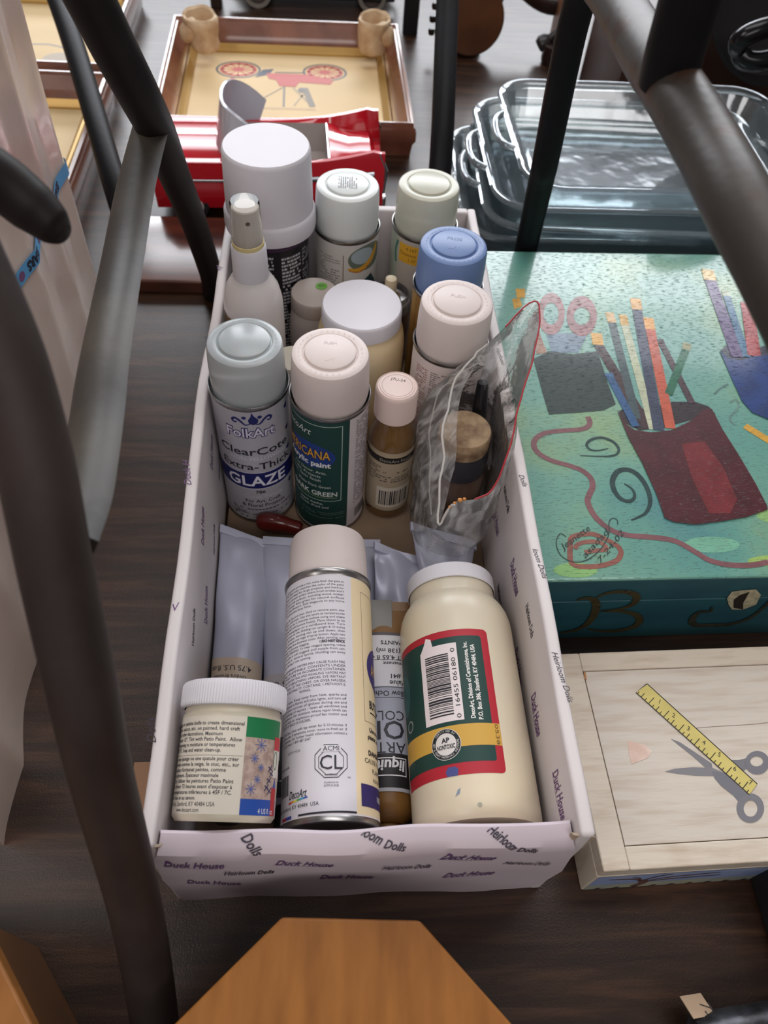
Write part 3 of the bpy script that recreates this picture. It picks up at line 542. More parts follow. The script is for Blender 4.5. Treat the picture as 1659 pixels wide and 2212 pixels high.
# blue capped can
a = Art(); a.rect(-60, 4, 60, 151, (178, 140, 84), 0); a.rect(-34, 4, -26, 151, (150, 112, 60), 1)
spray_can('spray can with dull blue cap and tan label at the right wall', upright(.0873, .496, FZ), mat('can_beige', (190, 182, 172), .4), M_blue, a, r=.0305, emboss=emb([('PRESS', 5, 4), ('LIFT', -9, 4)], M_blue, seed=3))
# white can behind the bag
a = Art(); a.rect(-60, 4, 60, 151, (214, 200, 196), 0); greek(a, -30, -16, 60, 143, 2.8, 1.2, (160, 110, 104), seed=31); greek(a, -13, 22, 50, 143, 2.4, 1.1, (120, 110, 112), seed=32)
spray_can('white spray can with white cap standing behind the plastic bag', upright(.0826, .4163, FZ), mat('can_white', (204, 196, 198), .35), M_whitew, a, r=.0305, emboss=emb([('PUSH', 3, 4)], M_whitew, seed=6))
# lying can
HL = .180
a = Art(); a.rect(-60, 5, 17.3, 174.5, (212, 208, 214), 0); a.rect(17.3, 5, 90, 174.5, (226, 206, 168), 0)
tx = ['Americana spray paints provide a rich, matte finish that goes on', 'smooth. The label color matches the color of the paint', 'inside. These are ideal for large projects and hard-to-', 'reach areas, on a smooth surface where brush strokes won\'t', 'work on most craft surfaces, including wood, wicker,', 'plaster and metal. Also great for natural surfaces', 'like silk or dried flowers. Add elegance to any home', 'with Americana Spray Paints.', '',
 'Surface must be dry and clean. Sand to remove paint, wax', 'or dust with a soft cloth. Use and store at temperatures', 'above. Shake can for 2 minutes before using and shake', 'often (mixing ball will bounce freely). Place object to be', 'sprayed on newspaper or a cardboard box. Turn', 'nozzle to red mark on rim. Holding can upright 8-10 inches', 'with even strokes, moving can up and down, then', 'side to side, protrude over edge of spray button. Apply two', 'coats, allow drying time between coats. After painting, turn', 'can and spray to prevent clogging.          DO NOT STICK', 'PIN IN VALVE OPENING. To clear clogged opening, rotate', 'nozzle. If nozzle is still clogged, pull nozzle from can,', 'wash and soak in  mineral spirits. Holding can away', 'gently twisting it into opening.', '',
 'DANGER: FLAMMABLE, VAPORS MAY CAUSE FLASH FIRE.', 'EXTREMELY FLAMMABLE. CONTENTS UNDER', 'DO NOT PUNCTURE OR INCINERATE CONTAINER.', 'AVOID CONCENTRATING AND INHALING VAPORS MAY', 'BE HARMFUL. BY BREATHING VAPORS. EYE IRRITANT', 'CONSTRICTION OF THE CHEST, OR OVER NAUSEA,', 'NARCOSIS OR INSTABILITY. CONTAINS: 1-METHOXY-2-', 'PROPANOL.', '',
 'Wash skin or eyes. Keep away from heat, sparks and', 'flame. Be employed at flames and pilot lights, and turn off', 'heaters and other sources of ignition during use and', 'to prevent buildup of vapors - open all windows and', 'use cross-ventilation. For situations where vapor levels can', 'build up, use with an explosion-proof fan motor and', 'KEEP OUT OF REACH OF CHILDREN.', '',
 'FIRST AID: for eyes, rinse with tap water for 5-10 minutes. If', 'irritation, please see. If symptoms occur, move to fresh air. If', 'swallowed, physician. For further health information contact a', 'poison center 1 800 487 2047']
v = 168.5
for t in tx:
    if t:
        wd = min(60, max(12, len(t)*1.02)); short = len(t) < 34
        a.text(t, (-13 if short else 11.5), v, 1.75, DK if 'CHILDREN' not in t else (20, 20, 20), 2, width=(len(t)*1.0 if short else 62), align='r')
    v -= 2.72 if t else 1.9
a.text('DO NOT STICK', 11.5, 168.5-2.72*17-1.9, 1.9, (20, 20, 24), 3, width=16.5, align='r', bold=.03)
oc = lambda r, cx, cy: [(cx+r*math.cos(PI/8+PI/4*i), cy+r*math.sin(PI/8+PI/4*i)) for i in range(8)]
a.ring(oc(11.6, .5, 37.5), oc(11.1, .5, 37.5), DK, 3); a.ring(oc(8.9, .5, 37), oc(8.5, .5, 37), DK, 3)
a.rect(-6, 43.5, 7, 47.6, (212, 208, 214), 4); a.text('ACMI', .5, 44, 3.2, DK, 5, width=10.5, align='c')
a.text('CL', .5, 32.2, 9.2, DK, 5, width=14.5, align='c'); a.text('MATERIALS', .5, 28, 1.3, DK, 5, width=8, align='c')
a.text('Conforms to', .5, 23.4, 1.3, DK, 3, width=9, align='c'); a.text('ASTM D-4236', .5, 21.4, 1.3, DK, 3, width=9.5, align='c'); a.text('TM', 11, 26.5, 1.1, DK, 3)
a.text('ASTM D4236', -27, 46, 1.7, (120, 116, 120), 2, width=12, align='c'); a.text('Buttermilk', -31, 37, 2, DK, 2, align='r', width=12)
a.bars(-44, 20, -31, 33, DK, seed=8); 
a.text('DecoArt', -30.5, 17, 5, DK, 3, width=15, shear=.35, bold=.012)
for i, c in enumerate([(200, 50, 50), (226, 150, 50), (220, 210, 70), (70, 160, 80), (60, 150, 190), (60, 90, 170)]): a.stroke([(-31+i*2.6, 14.6+i*.3), (-28+i*2.6, 15.1+i*.25)], 1.1, c, 3)
a.text('P.O. Box 386, Stanford, KY 40484  USA', -7.5, 10.6, 2.4, DK, 3, width=50, align='r')
a.rect(-40, 5.0, -34, 7, (170, 50, 60), 3); a.rect(-34, 5.0, -28, 7, (60, 70, 150), 3); a.rect(-22, 5.4, 17, 6.6, DK, 3)
a.frame(26.4, 66.5, 70, 165, .25, (90, 80, 80), 2)
a.ell(50, 108, 19, 17, (62, 52, 112), 3); a.text('AMERICANA', 36.4, 102, 9, (214, 172, 90), 5, width=40)
a.text('BUTTERMILK', 32.5, 77, 5.6, DK, 3, width=30, bold=.03); a.rect(33, 73.5, 70, 74.3, DK, 3)
a.text('Use on wood,', 31, 60, 3, DK, 3, bold=.03); a.text('plaster, metal', 29, 55, 3, DK, 3, bold=.03)
a.text('DANGER: MAY', 29, 44, 3.2, DK, 3, bold=.04); a.text('CAUSE FLASH FIRE', 25, 38.5, 3.2, DK, 3); a.text('FLAMMABLE', 33, 32.5, 3, DK, 3); a.text('ROOM', 34, 27, 2.4, DK, 3)
a.rect(21, 10.5, 70, 24.5, (52, 42, 98), 3); a.text('NET WT 12 oz', 38, 15, 4, WHITE, 5)
spray_can('white and cream spray can lying on the tubes, cap pointing away', lying((-.0229, .022, .081), -.0113, .045), mat('can_white', (204, 196, 198), .35), M_whitew, a, h=HL, ch=.043, r=.0298)
# big-capped black can
T = thing('spray_can', 'tall black-labelled spray can with oversized white cap in the far left corner', 'spray can', upright(-.0825, .5745, FZ))
h = .163
link('can_body', lathe([(0, .003), (.033, .001), (.0362, .0), (.0372, .001), (.0365, .004), (.0365, h)], 112), M_black, T)
link('cap', lathe([(.0372, h-.002), (.0437, h), (.0445, h+.004), (.0442, h+.016), (.0432, h+.0185), (.0418, h+.0195), (.0412, h+.05), (.0404, h+.0745), (.0398, h+.0772), (.0386, h+.0786), (0, h+.0788)], 128), M_bright, T)
a = Art(); a.rect(-50, h*1000-9, 60, h*1000-1, (60, 36, 66), 1)
greek(a, -22, 0, 20, 150, 4, 2.3, (190, 188, 192), seed=41); greek(a, 8, 30, 20, 148, 4, 2.3, (190, 188, 192), seed=42); greek(a, 33, 52, 20, 150, 4, 2.3, (150, 148, 152), seed=43)
a.build('label', T, cyl(.0365))

# ------------------------------------------------------------------ pump bottle
T = thing('pump_spray_bottle', 'white pearly pump spray bottle with clear overcap against the left wall', 'bottle', upright(-.0935, .465, FZ))
link('bottle_body', lathe([(0, .001), (.024, 0), (.0268, .004), (.027, .02), (.027, .145), (.0262, .158), (.0235, .170), (.0185, .179), (.0152, .183), (.0150, .19)], 96), mat('pearl_plastic', (214, 208, 206), .22, var=.06, vscale=10, sss=.2), T)
link('pump_collar', lathe([(.0152, .181), (.0156, .182), (.0152, .200), (.0148, .212), (.0138, .2135), (.012, .214), (.0, .214)], 72, ribs=1, ribd=.0003, ribz=(.19, .211)), M_bright, T)
p_ = link('pump_head', lathe([(.0092, .213), (.0092, .232), (.0085, .240), (.0085, .2465), (.0075, .2475), (0, .2475)], 48), M_bright, T)
a = Art(); a.ell(1, 238, 1.8, 1.8, (110, 96, 96), 1); a.build('nozzle_hole', p_, cyl(.0087))
link('clear_overcap', lathe([(.0128, .213), (.0132, .2135), (.0122, .252), (.0112, .2535), (.0, .2537)], 64), mat('clear_plastic', (238, 232, 214), .08, trans=1, ior=1.3), T)
link('yellowed_ring', lathe([(.0134, .2132), (.0137, .214), (.0136, .217), (.0131, .2175)], 64), mat('yellowed', (214, 196, 140), .4), T)
a = Art(); a.text('Color Aromatherapy', 4, 134, 3, (70, 96, 96), 1, width=34, align='c', shear=.2); a.text('Spray', 6, 129, 3, (120, 120, 118), 1)
greek(a, -14, 22, 96, 126, 3, 1.4, (130, 130, 128), seed=50); a.poly([(-38, 118), (-22, 128), (-15, 140), (-18, 150), (-30, 148), (-38, 150)], (120, 92, 60), 1)
a.build('label', T, cyl(.027))

# ------------------------------------------------------------------ jars between the cans
def jar(name, label, cat, mtx, lid_r, lid_h, top, body_r, body_m, lid_m, ribbed=False, neck=None, group=None):
    T = thing(name, label, cat, mtx, group)
    zb = top-lid_h
    link('jar_body', lathe([(0, .001), (body_r*.9, 0), (body_r, .004), (body_r*1.0, zb-.026), (body_r*.985, zb-.018), (body_r*.94, zb-.008), (lid_r*.97, zb-.002), (lid_r*.95, zb+.004), (0, zb+.004)], 96), body_m, T)
    link('lid', lathe([(lid_r*.985, zb), (lid_r*1.01, zb+.001), (lid_r*1.005, top-.003), (lid_r*.99, top-.001), (lid_r*.965, top), (0, top-.0004)], 120, ribs=1 if ribbed else 0, ribd=.0004, ribz=(zb, top-.0035)), lid_m, T)
    return T
M_putty = mat('amber_cream', (206, 176, 126), .3, rgb2=(226, 208, 172), vscale=9, sss=.2)
jar('plastic_jar', 'wide cream-filled jar with large flat white lid in the middle of the tray', 'jar', upright(.0055, .472, FZ), .0374, .018, .148, .0425, M_putty, M_bright)
T = jar('plastic_jar', 'small grey-white jar with a round green sticker on its lid', 'jar', upright(-.0395, .5265, FZ), .0237, .017, .118, .0262, mat('grey_white_plastic', (188, 178, 172), .4), mat('greyish_lid', (182, 170, 162), .42))
a = Art(); a.ell(7, 9.5, 6, 5.6, (98, 160, 50), 1); a.text('47', 6, 8, 4, (30, 50, 20), 3, align='c', rot=-.3, shear=.3)
a.build('price_sticker', T, flat_top(.118), step=0)
jar('plastic_jar', 'small beige-lidded jar mostly hidden behind the silver glaze can', 'jar', upright(-.0585, .4215, FZ), .0165, .014, .126, .018, mat('grey_white_plastic', (188, 178, 172), .4), mat('beige_lid', (190, 182, 166), .42))
# short nozzle can
T = thing('spray_can', 'short capless metal spray can with a bare cream nozzle', 'spray can', upright(.0365, .532, FZ))
z = .112
link('can_body', lathe([(0, .002), (.019, 0), (.0212, .001), (.0208, .004), (.0208, z-.014)], 80), mat('brown_label', (70, 44, 36), .4, rgb2=(120, 84, 60), vscale=80), T)
link('rim', lathe([(.0208, z-.014), (.0214, z-.012), (.0208, z-.010), (.0216, z-.003), (.0208, z-.001), (.0195, z), (.0192, z+.003), (.0180, z+.0045), (.0172, z+.002), (.0168, z-.003), (.0112, z-.004), (.0105, z+.0005), (.008, z+.001), (.007, z-.002), (0, z-.002)], 96), M_tin, T)
link('nozzle', lathe([(.0042, z-.002), (.0042, z+.002), (.0058, z+.003), (.0061, z+.006), (.006, z+.018), (.0054, z+.0205), (.004, z+.0212), (0, z+.0212)], 40), mat('cream_nozzle', (206, 190, 162), .45), T)
# amber bottle
T = thing('glass_bottle', 'small dark amber liquid bottle with pinkish-white cap', 'bottle', upright(.0315, .353, FZ))
link('bottle_body', lathe([(0, .002), (.018, 0), (.0208, .003), (.0212, .012), (.0212, .092), (.0208, .104), (.0188, .113), (.0165, .120), (.0158, .128), (.0158, .134)], 96), mat('amber_liquid', (84, 58, 34), .12, rgb2=(126, 92, 44), vscale=8, coat=.8), T)
link('cap', lathe([(.0172, .129), (.0182, .130), (.0181, .156), (.0177, .1588), (.0165, .1602), (.0158, .1596), (.0150, .1596), (.0145, .1602), (0, .1602)], 96), mat('pink_white_cap', (222, 200, 192), .45), T)
a = Art(); a.text('J7U-24', 0, 5.4, 2.9, (70, 60, 56), 1, width=12.5, align='c', rot=-.1); a.ring([(13*math.cos(i*PI/24), 13*math.sin(i*PI/24)) for i in range(48)], [(12.6*math.cos(i*PI/24), 12.6*math.sin(i*PI/24)) for i in range(48)], (176, 150, 140), 0)
a.build('cap_lettering', T, flat_top(.1602), step=0)
a = Art(); a.rect(-36, 14, 36, 98, (176, 160, 136), 0); a.rect(-36, 84, 36, 92, (34, 30, 30), 1); a.rect(-36, 92.6, 36, 93.3, (200, 180, 130), 1); a.text('DecoArt Finish', -9, 86, 3.6, (180, 168, 150), 3, width=30)
greek(a, -22, 22, 56, 80, 3.1, 1.5, (96, 84, 72), seed=60); a.rect(-10, 20, 26, 50, (206, 196, 180), 1); a.bars(-7, 24, 22, 45, DK, 2, seed=9); a.rect(-36, 14, 36, 15, (60, 50, 40), 1)
a.build('label', T, cyl(.0212))

# ------------------------------------------------------------------ ribbed-lid snow jar
jm = lying((-.089, .0225, .112), .05, .25)
T = thing('plastic_jar', 'ribbed white-lidded jar of craft snow tipped back in the near left corner', 'jar', jm)
r = .0312
link('jar_body', lathe([(0, .001), (r*.93, 0), (r, .003), (r, .060), (r*1.0, .0615)], 112), mat('jar_cream', (206, 196, 176), .35, sss=.2), T)
link('neck', lathe([(r, .0615), (r*.97, .063), (r*.96, .068), (0, .068)], 96), mat('jar_cream', (206, 196, 176), .35, sss=.2), T)
link('lid', lathe([(.0310, .0665), (.0333, .067), (.0338, .069), (.0336, .080), (.0326, .0818), (.0308, .0826), (0, .0824)], 220, ribs=1, ribd=.0007, ribz=(.0685, .0805)), M_bright, T)
a = Art(); a.rect(-62, 4, 13, 60, (214, 206, 192), 0); a.rect(13, 48, 44, 60, (24, 118, 70), 1); a.rect(13, 13, 44, 48, mat('snow_print', (190, 168, 156), .5, rgb2=(160, 136, 126), vscale=260), 1); a.rect(13, 4, 44, 13, (34, 74, 158), 2)
for (u, v, s) in [(24, 44, 4.5), (20, 36, 3), (25, 31, 2.4), (23, 24, 2.6), (19, 18.5, 3.6)]:
    for k in range(4):
        A = k*PI/4; a.stroke([(u-s*math.cos(A), v-s*math.sin(A)), (u+s*math.cos(A), v+s*math.sin(A))], .5, (92, 104, 160), 3, smooth=0)
a.rect(36.5, 42, 46, 50, (190, 40, 48), 3); a.rect(36.5, 4, 43, 20, (176, 36, 42), 3); a.rect(36.5, 26, 46, 42, (214, 208, 200), 3); a.ring([(39+2.6*math.cos(t), 36+5.5*math.sin(t)) for t in [i*PI/12 for i in range(24)]], [(39+2*math.cos(t), 36+4.9*math.sin(t)) for t in [i*PI/12 for i in range(24)]], (40, 110, 60), 5)
a.poly([(38, 20), (40.5, 26), (42, 20)], (40, 70, 160), 4)
for (u, v) in [(33, 24), (35, 28), (33.5, 31), (31, 20), (34, 18)]: a.stroke([(u-2, v-2), (u+2, v+2)], .7, (40, 46, 90), 4, smooth=0); a.stroke([(u-2, v+1), (u+2, v-1)], .7, (40, 46, 90), 4, smooth=0)
a.text('4 US fl. oz.', 25, 5, 3, WHITE, 4, width=15)
L1_ = ['Use a sponge or palette knife to create dimensional', 'texture, snow, stucco, etc. on painted, hard craft', 'surfaces and other decorations. Maximum', 'thickness 1/2". Tint with Patio Paint.  Allow', '72 hours before exposing to moisture or temperatures', 'below 45F / 7C. Soap and water clean-up.', '', 'Utiliser une éponge ou une spatule pour créer', 'des effets dimensionnels comme la neige, le stuc, etc., sur', 'des surfaces d\'artisanat peintes, comme', 'pour extérieurs. Épaisseur maximale', 'de 1,25 cm. Utiliser les peintures Patio Paint', 'pour teinter. Prévoir 72 heures avant d\'exposer à', 'l\'humidité ou aux températures inférieures à 45F / 7C.', 'Nettoyer à l\'eau et au savon.']
ends = [11.5, 9, -1, 11, 7, -1, 0, 10, 10.5, 3, -1, 8, 7.5, 7.5, -14]
v = 54.5
for t, e in zip(L1_, ends):
    if t: a.text(t, e, v, 2.2, DK, 2, width=len(t)*1.22, align='r', bold=.012)
    else: a.rect(-45, v+1, 12, v+1.25, (120, 116, 110), 2)
    v -= 3.15 if t else 1.8
a.text('DecoArt Inc., Stanford, KY 40484 USA', -1.5, 8.2, 2.5, DK, 2, width=44, align='r'); a.text('www.decoart.com', -11, 5, 2.4, DK, 2, width=19, align='r')
a.build('label', T, cyl(r))

# ------------------------------------------------------------------ big lying bottle
bt = lying((.0755, .02, .074), -.007, -.01)
T = thing('plastic_bottle', 'big cream bottle with red and green barcode label lying near the front', 'bottle', bt)
r = .0435
link('bottle_body', lathe([(0, .003), (.036, .001), (.0415, .0), (.0432, .003), (r, .008), (r, .145), (.0432, .152), (.0418, .159), (.0392, .1655), (.0362, .170), (.0345, .1715), (.0338, .1735), (.0338, .186)], 128), mat('glaze_cream', (218, 204, 176), .34, rgb2=(206, 196, 176), vscale=7, sss=.2, bump=.0001, bscale=60), T)
link('cap', lathe([(.0346, .1825), (.0352, .183), (.0354, .194), (.0348, .1955), (.0332, .1962), (0, .196)], 128), M_bright, T)
a = Art(); RED = (170, 30, 46); GR = (20, 58, 52); GOLD = (200, 156, 66)
def rrect(u0, v0, u1, v1, q, n=6):
    P = []
    for cx, cy, s in [(u1-q, v0+q, -PI/2), (u1-q, v1-q, 0), (u0+q, v1-q, PI/2), (u0+q, v0+q, PI)]:
        P += [(cx+q*math.cos(s+PI/2*i/n), cy+q*math.sin(s+PI/2*i/n)) for i in range(n+1)]
    return P
a.poly(rrect(-66, 27, 15.5, 131.5, 3.5), RED, 0); a.poly(rrect(-66, 35, 10, 126, 2), GR, 1); a.rect(-66, 45.5, 15.3, 60.5, GOLD, 2)
a.poly([(-37, 63.5), (-8.5, 63.5), (-8.5, 121), (-26, 121), (-27, 127), (-31, 129), (-33, 124), (-36, 119), (-37, 118)], (222, 210, 210), 3)
a.bars(-33, 68, -15, 115, DK, 5, vert=False, seed=5, n=34)
a.text('0  16455 06180  0', -10.2, 65, 3.1, DK, 5, width=52, rot=PI/2)
a.text('DecoArt, Division of Ceramichrome, Inc.', -1, 64, 3.0, (226, 222, 218), 3, width=57, rot=PI/2, bold=.03); a.text('P.O. Box 386, Stanford, KY 40484, USA', 4.2, 63, 3.0, (226, 222, 218), 3, width=56, rot=PI/2, bold=.03)
cc = lambda R_, n=40: [(-23+R_*math.cos(2*PI*i/n), 48.5+R_*math.sin(2*PI*i/n)) for i in range(n)]
a.poly(cc(10.6), (214, 208, 204), 4); a.ring(cc(10.2), cc(7.5), (24, 30, 34), 5)
def arctext(a, s, cx, cy, R_, a0, a1, cap, m, layer):
    for i, ch in enumerate(s):
        A = a0+(a1-a0)*(i+.5)/len(s)
        if ch != ' ': a.text(ch, cx+R_*math.cos(A), cy+R_*math.sin(A), cap, m, layer, align='c', rot=A-PI/2 if a1 < a0 else A+PI/2)
arctext(a, 'CERTIFIED BY', -23, 48.5, 8.2, math.radians(140), math.radians(40), 1.4, (214, 208, 204), 7)
arctext(a, 'ART & CRAFT MATERIALS INSTITUTE', -23, 48.5, 9.4, math.radians(165), math.radians(375), 1.4, (214, 208, 204), 7)
a.text('AP', -23, 49.6, 3.2, DK, 6, align='c', bold=.03); a.text('NONTOXIC', -23, 45.3, 2.9, DK, 6, width=12.8, align='c', bold=.03)
a.text('0538', 11.5, 60, 2.6, (110, 80, 40), 4, width=14, rot=-PI/2, align='l')
a.ell(-60, 95, 8, 16, (40, 84, 80), 2); a.text('O', -60, 66, 9, (140, 146, 140), 3)
a.poly([(-24, 27), (-17, 27), (-16, 31), (-18, 33), (-23, 33), (-25, 30)], (70, 76, 130), 3); a.poly([(-20, 14), (-17, 15.5), (-16, 19), (-18, 18)], (130, 140, 156), 1); a.ell(-5, 3.5+4, 1.5, 1.4, (160, 156, 140), 1)
a.build('label', T, cyl(r))

# ------------------------------------------------------------------ paint tubes
def paint_tube(label, near, far, r, art=None, body=None, crimp_tilt=0, seed=0, crush=.5, cw=1.0, cap_m=None, twist=0, group='large squeezable paint tubes'):
    near = Vector(near); far = Vector(far); L = (far-near).length; d = (far-near).normalized()
    rt = d.cross(Vector((0, 0, 1))).normalized(); nn = rt.cross(d)
    M = Matrix((rt, -nn, d)).transposed().to_4x4(); M.translation = near
    T = thing('paint_tube', label, 'paint tube', M, group)
    n = 56; K = 46; bm = bmesh.new(); rings = []; rnd = random.Random(seed); ph = rnd.uniform(0, 6)
    for k in range(K+1):
        t = k/K; z = .016+(L-.016)*t
        e = max(0, (t-.12)/.88)**1.25
        hw = r*(1-e)+r*1.32*cw*e; hh = r*(1-e)**.85+.0008
        if t < .03: hw *= .6+.4*t/.03; hh *= .6+.4*t/.03
        ring = []
        for i in range(n):
            A = 2*PI*i/n; x = hw*math.sin(A); y = -hh*math.cos(A)
            N = noise.noise(Vector((x*55+ph, z*26, y*30)))*crush*.006*min(1, t*2)*(1-max(0, t-.93)/.07*.6)
            y += N*(1 if t < .95 else .4); x += N*.2
            tw = twist*e; x, y = x*math.cos(tw)-y*math.sin(tw), x*math.sin(tw)+y*math.cos(tw)
            ring.append(bm.verts.new((x, y, z+crimp_tilt*x*t)))
        rings.append(ring)
    for a_, b_ in zip(rings, rings[1:]):
        for i in range(n):
            j = (i+1) % n; bm.faces.new((a_[i], a_[j], b_[j], b_[i]))
    bm.faces.new(list(reversed(rings[0]))); bm.faces.new(rings[-1])
    bmesh.ops.recalc_face_normals(bm, faces=bm.faces)
    link('tube_body', bm, body or M_alu, T)
    # folded crimp
    bm = bmesh.new(); W_ = r*1.34*cw
    secs = []
    for i in range(25):
        x = -W_+2*W_*i/24; w0 = .0012*math.sin(x*120+ph)*crush
        secs.append([bm.verts.new((x*math.cos(twist)-yy*math.sin(twist), x*math.sin(twist)+yy*math.cos(twist)+w0, L+zz+crimp_tilt*x)) for yy, zz in ((-.0022, -.0075), (-.0026, .0004), (0, .0014), (.0024, .0004), (.0018, -.0075))])
    for p, q in zip(secs, secs[1:]):
        for k in range(5): bm.faces.new((p[k], q[k], q[(k+1) % 5], p[(k+1) % 5]))
    bm.faces.new(secs[0]); bm.faces.new(list(reversed(secs[-1])))
    bmesh.ops.recalc_face_normals(bm, faces=bm.faces)
    link('crimp', bm, body or M_alu, T)
    link('screw_cap', lathe([(0, 0), (.008, 0), (.0095, .001), (.0098, .014), (.0085, .0155), (.0085, .019), (r*.6, .0195)], 48, ribs=1, ribd=.0004, ribz=(.001, .0135)), cap_m or mat('black_cap', (36, 34, 36), .4), T)
    if art:
        def fn(u, v, h):
            t = (v-.016)/(L-.016); e = max(0, (t-.12)/.88)**1.25
            hw = r*(1-e)+r*1.32*cw*e; hh = r*(1-e)**.85+.0008
            A = u/r; x = hw*math.sin(A); y = -hh*math.cos(A)
            N = noise.noise(Vector((x*55+ph, (.016+(L-.016)*t)*26, y*30)))*crush*.006*min(1, t*2)
            return Vector((x+(N*.2)+(h+.0003)*math.sin(A), y+N-(h+.0003)*math.cos(A), v+crimp_tilt*x*t))
        art.build('label', T, fn, step=2.0, vstep=2.5)
    return T
BEI = (186, 168, 150); TAU = (170, 164, 168)
def lab(col, bandv, lines):
    a = Art(); a.rect(-26, 30, 26, bandv, col, 0); a.rect(-26, 18, 26, 62, (34, 32, 38), 1)
    for tx, u, v, s in lines: a.text(tx, u, v, s, DK, 2, rot=PI, bold=.01)
    a.text('OIL', 10, 56, 12, (190, 190, 198), 3, rot=PI); a.text('ARTIST', 14, 36, 7, (190, 190, 198), 3, rot=PI)
    return a
a = lab(BEI, 122, [('4.75 U.S. fl.oz.', 13, 115, 4.4), ('Umbra Bruciata', 9, 107, 3), ('Sombra Tostada', 9, 101.5, 3), ('Brulee Umbra', 7, 96, 3), ('Terre brune', 9, 90.5, 3), ('Burnt Umber', 8, 84, 3)])
paint_tube('grey paint tube with beige burnt-umber label lying along the left wall', (-.097, .045, .0235), (-.0992, .292, .033), .0192, a, crimp_tilt=-.34, seed=1, crush=.5, cw=.9, twist=.12, group=None)
a = lab(TAU, 114, [('4.75 U.S. fl.oz.', 8, 107, 4.8), ('Bianco di Titanio', 6, 99, 3), ('Blanco de Titanio', 6, 93.5, 3), ('Blanc de Titane', 6, 88, 3), ('Titanium White', 6, 82, 3)])
paint_tube('grey titanium-white paint tube between the burnt-umber tube and the lying can', (-.0545, .040, .0215), (-.060, .2875, .032), .0185, a, crimp_tilt=-.1, seed=2, crush=.25, cw=.95, group=None)
paint_tube('pale grey paint tube, only its flat end showing right of the lying can', (-.012, .06, .0205), (-.0015, .292, .024), .018, None, seed=3, crush=.2, cw=1.0, group=None)
paint_tube('crumpled pale grey paint tube with folded corner behind the yellow ochre tube', (.030, .07, .0205), (.037, .272, .036), .0175, None, crimp_tilt=-.18, seed=4, crush=1.3, cw=.95, twist=.25, group=None)
paint_tube('pale grey paint tube with upturned corner behind the cream bottle cap', (.074, .150, .0158), (.0785, .288, .042), .0145, None, crimp_tilt=-.25, seed=9, crush=.9, cw=1.55, twist=.1, group=None)
a = Art(); W2 = (200, 198, 204); GY = (150, 152, 166)
a.rect(-28, 112, 28, 158, W2, 0); a.rect(-28, 60, 28, 112, GY, 0); a.rect(-28, 36, 28, 60, (22, 20, 24), 0); a.rect(-28, 33.5, 28, 36, (160, 160, 166), 0); a.rect(-28, 156, 28, 158.6, (80, 76, 80), 1)
for tx, u, v, s, wd in [('PAINTS', 15, 151, 3.4, 14), ('(138 ml)', 14, 144, 3.6, 16), ('NET 4.65 fl oz', 20, 138, 3.8, 28), ('Permanent', 20, 132.5, 3, 18), ('#41', 14, 122, 3.6, 7), ('Value', 18, 116.5, 4, 12), ('Yellow Ochre', 22, 108, 4.2, 30)]: a.text(tx, u-4, v, s, DK, 2, rot=PI, width=wd, bold=.02)
a.rect(-10, 134, 24, 134.4, DK, 2); a.rect(-10, 111, 24, 111.4, DK, 2); a.rect(-10, 102.5, 24, 102.9, DK, 2)
a.text('COLOR', 12, 92, 7.5, DK, 2, rot=PI, width=32); a.text('OIL', 12, 84, 14, DK, 2, rot=PI, width=30, bold=.01); a.text('ARTIST', 13, 68, 8, DK, 2, rot=PI, width=36)
a.text('liquitex', 12, 55, 7.5, (206, 204, 210), 2, rot=PI, width=32, shear=.1, bold=.03); a.frame(-22, 44, 13.5, 57, .8, (206, 204, 210), 3); 
T = paint_tube('yellow ochre artist oil colour tube beside the cream bottle', (.0165, .018, .052), (.0205, .205, .060), .0182, a, mat('ochre_paint', (122, 84, 34), .4, var=.2, vscale=30), seed=6, crush=.15, cw=.98, cap_m=mat('ochre_cap', (104, 72, 34), .5), group=None)
bm = bmesh.new(); box(bm, -.012, .006, -.0052, -.0044, .148, .188, bev=.0002)
link('tape_strip', bm, mat('old_tape', (120, 118, 114), .25, alpha=.75), T)
# dark red piece
bm = tube(smoothpts([(-.091, .322, .012), (-.078, .320, .014), (-.064, .3165, .0135), (-.050, .3135, .011)], 4), [.0075, .0095, .0105, .011, .011, .011, .0105, .010, .009, .0085, .0085, .0085, .006][:13], 20, flat=.8)
o = link('marker_cap', bm, mat('dark_red_plastic', (110, 34, 30), .2, var=.3, vscale=30, coat=.4)); tag(o, 'dark red plastic piece lying at the foot of the silver can', 'plastic piece')
# ------------------------------------------------------------------ zip bag with a jar in it
T = thing('glass_jar', 'black-collared jar with tan lid standing inside the plastic bag', 'jar', upright(.091, .334, FZ))
link('jar_body', lathe([(0, .001), (.024, 0), (.0255, .004), (.0255, .075), (.022, .085), (.0, .085)], 72), mat('jar_brownish', (120, 92, 74), .3, rgb2=(90, 66, 54), vscale=30, coat=.4), T)
link('collar', lathe([(.0235, .084), (.0245, .0845), (.0245, .100), (.020, .112), (0, .112)], 64), mat('grey_black_plastic', (50, 48, 54), .35), T)
link('lid', lathe([(.0225, .111), (.0228, .112), (.0225, .1275), (.0215, .129), (0, .129)], 64), mat('tan_lid', (176, 150, 118), .4, rgb2=(120, 92, 70), vscale=90), T)
T = thing('brush_handle', 'black stick leaning inside the plastic bag', 'brush')
link('handle', tube([(.108, .352, .10), (.107, .362, .128), (.1065, .369, .152)], [.0062, .0066, .005], 16), mat('black_gloss', (20, 20, 24), .2), T)
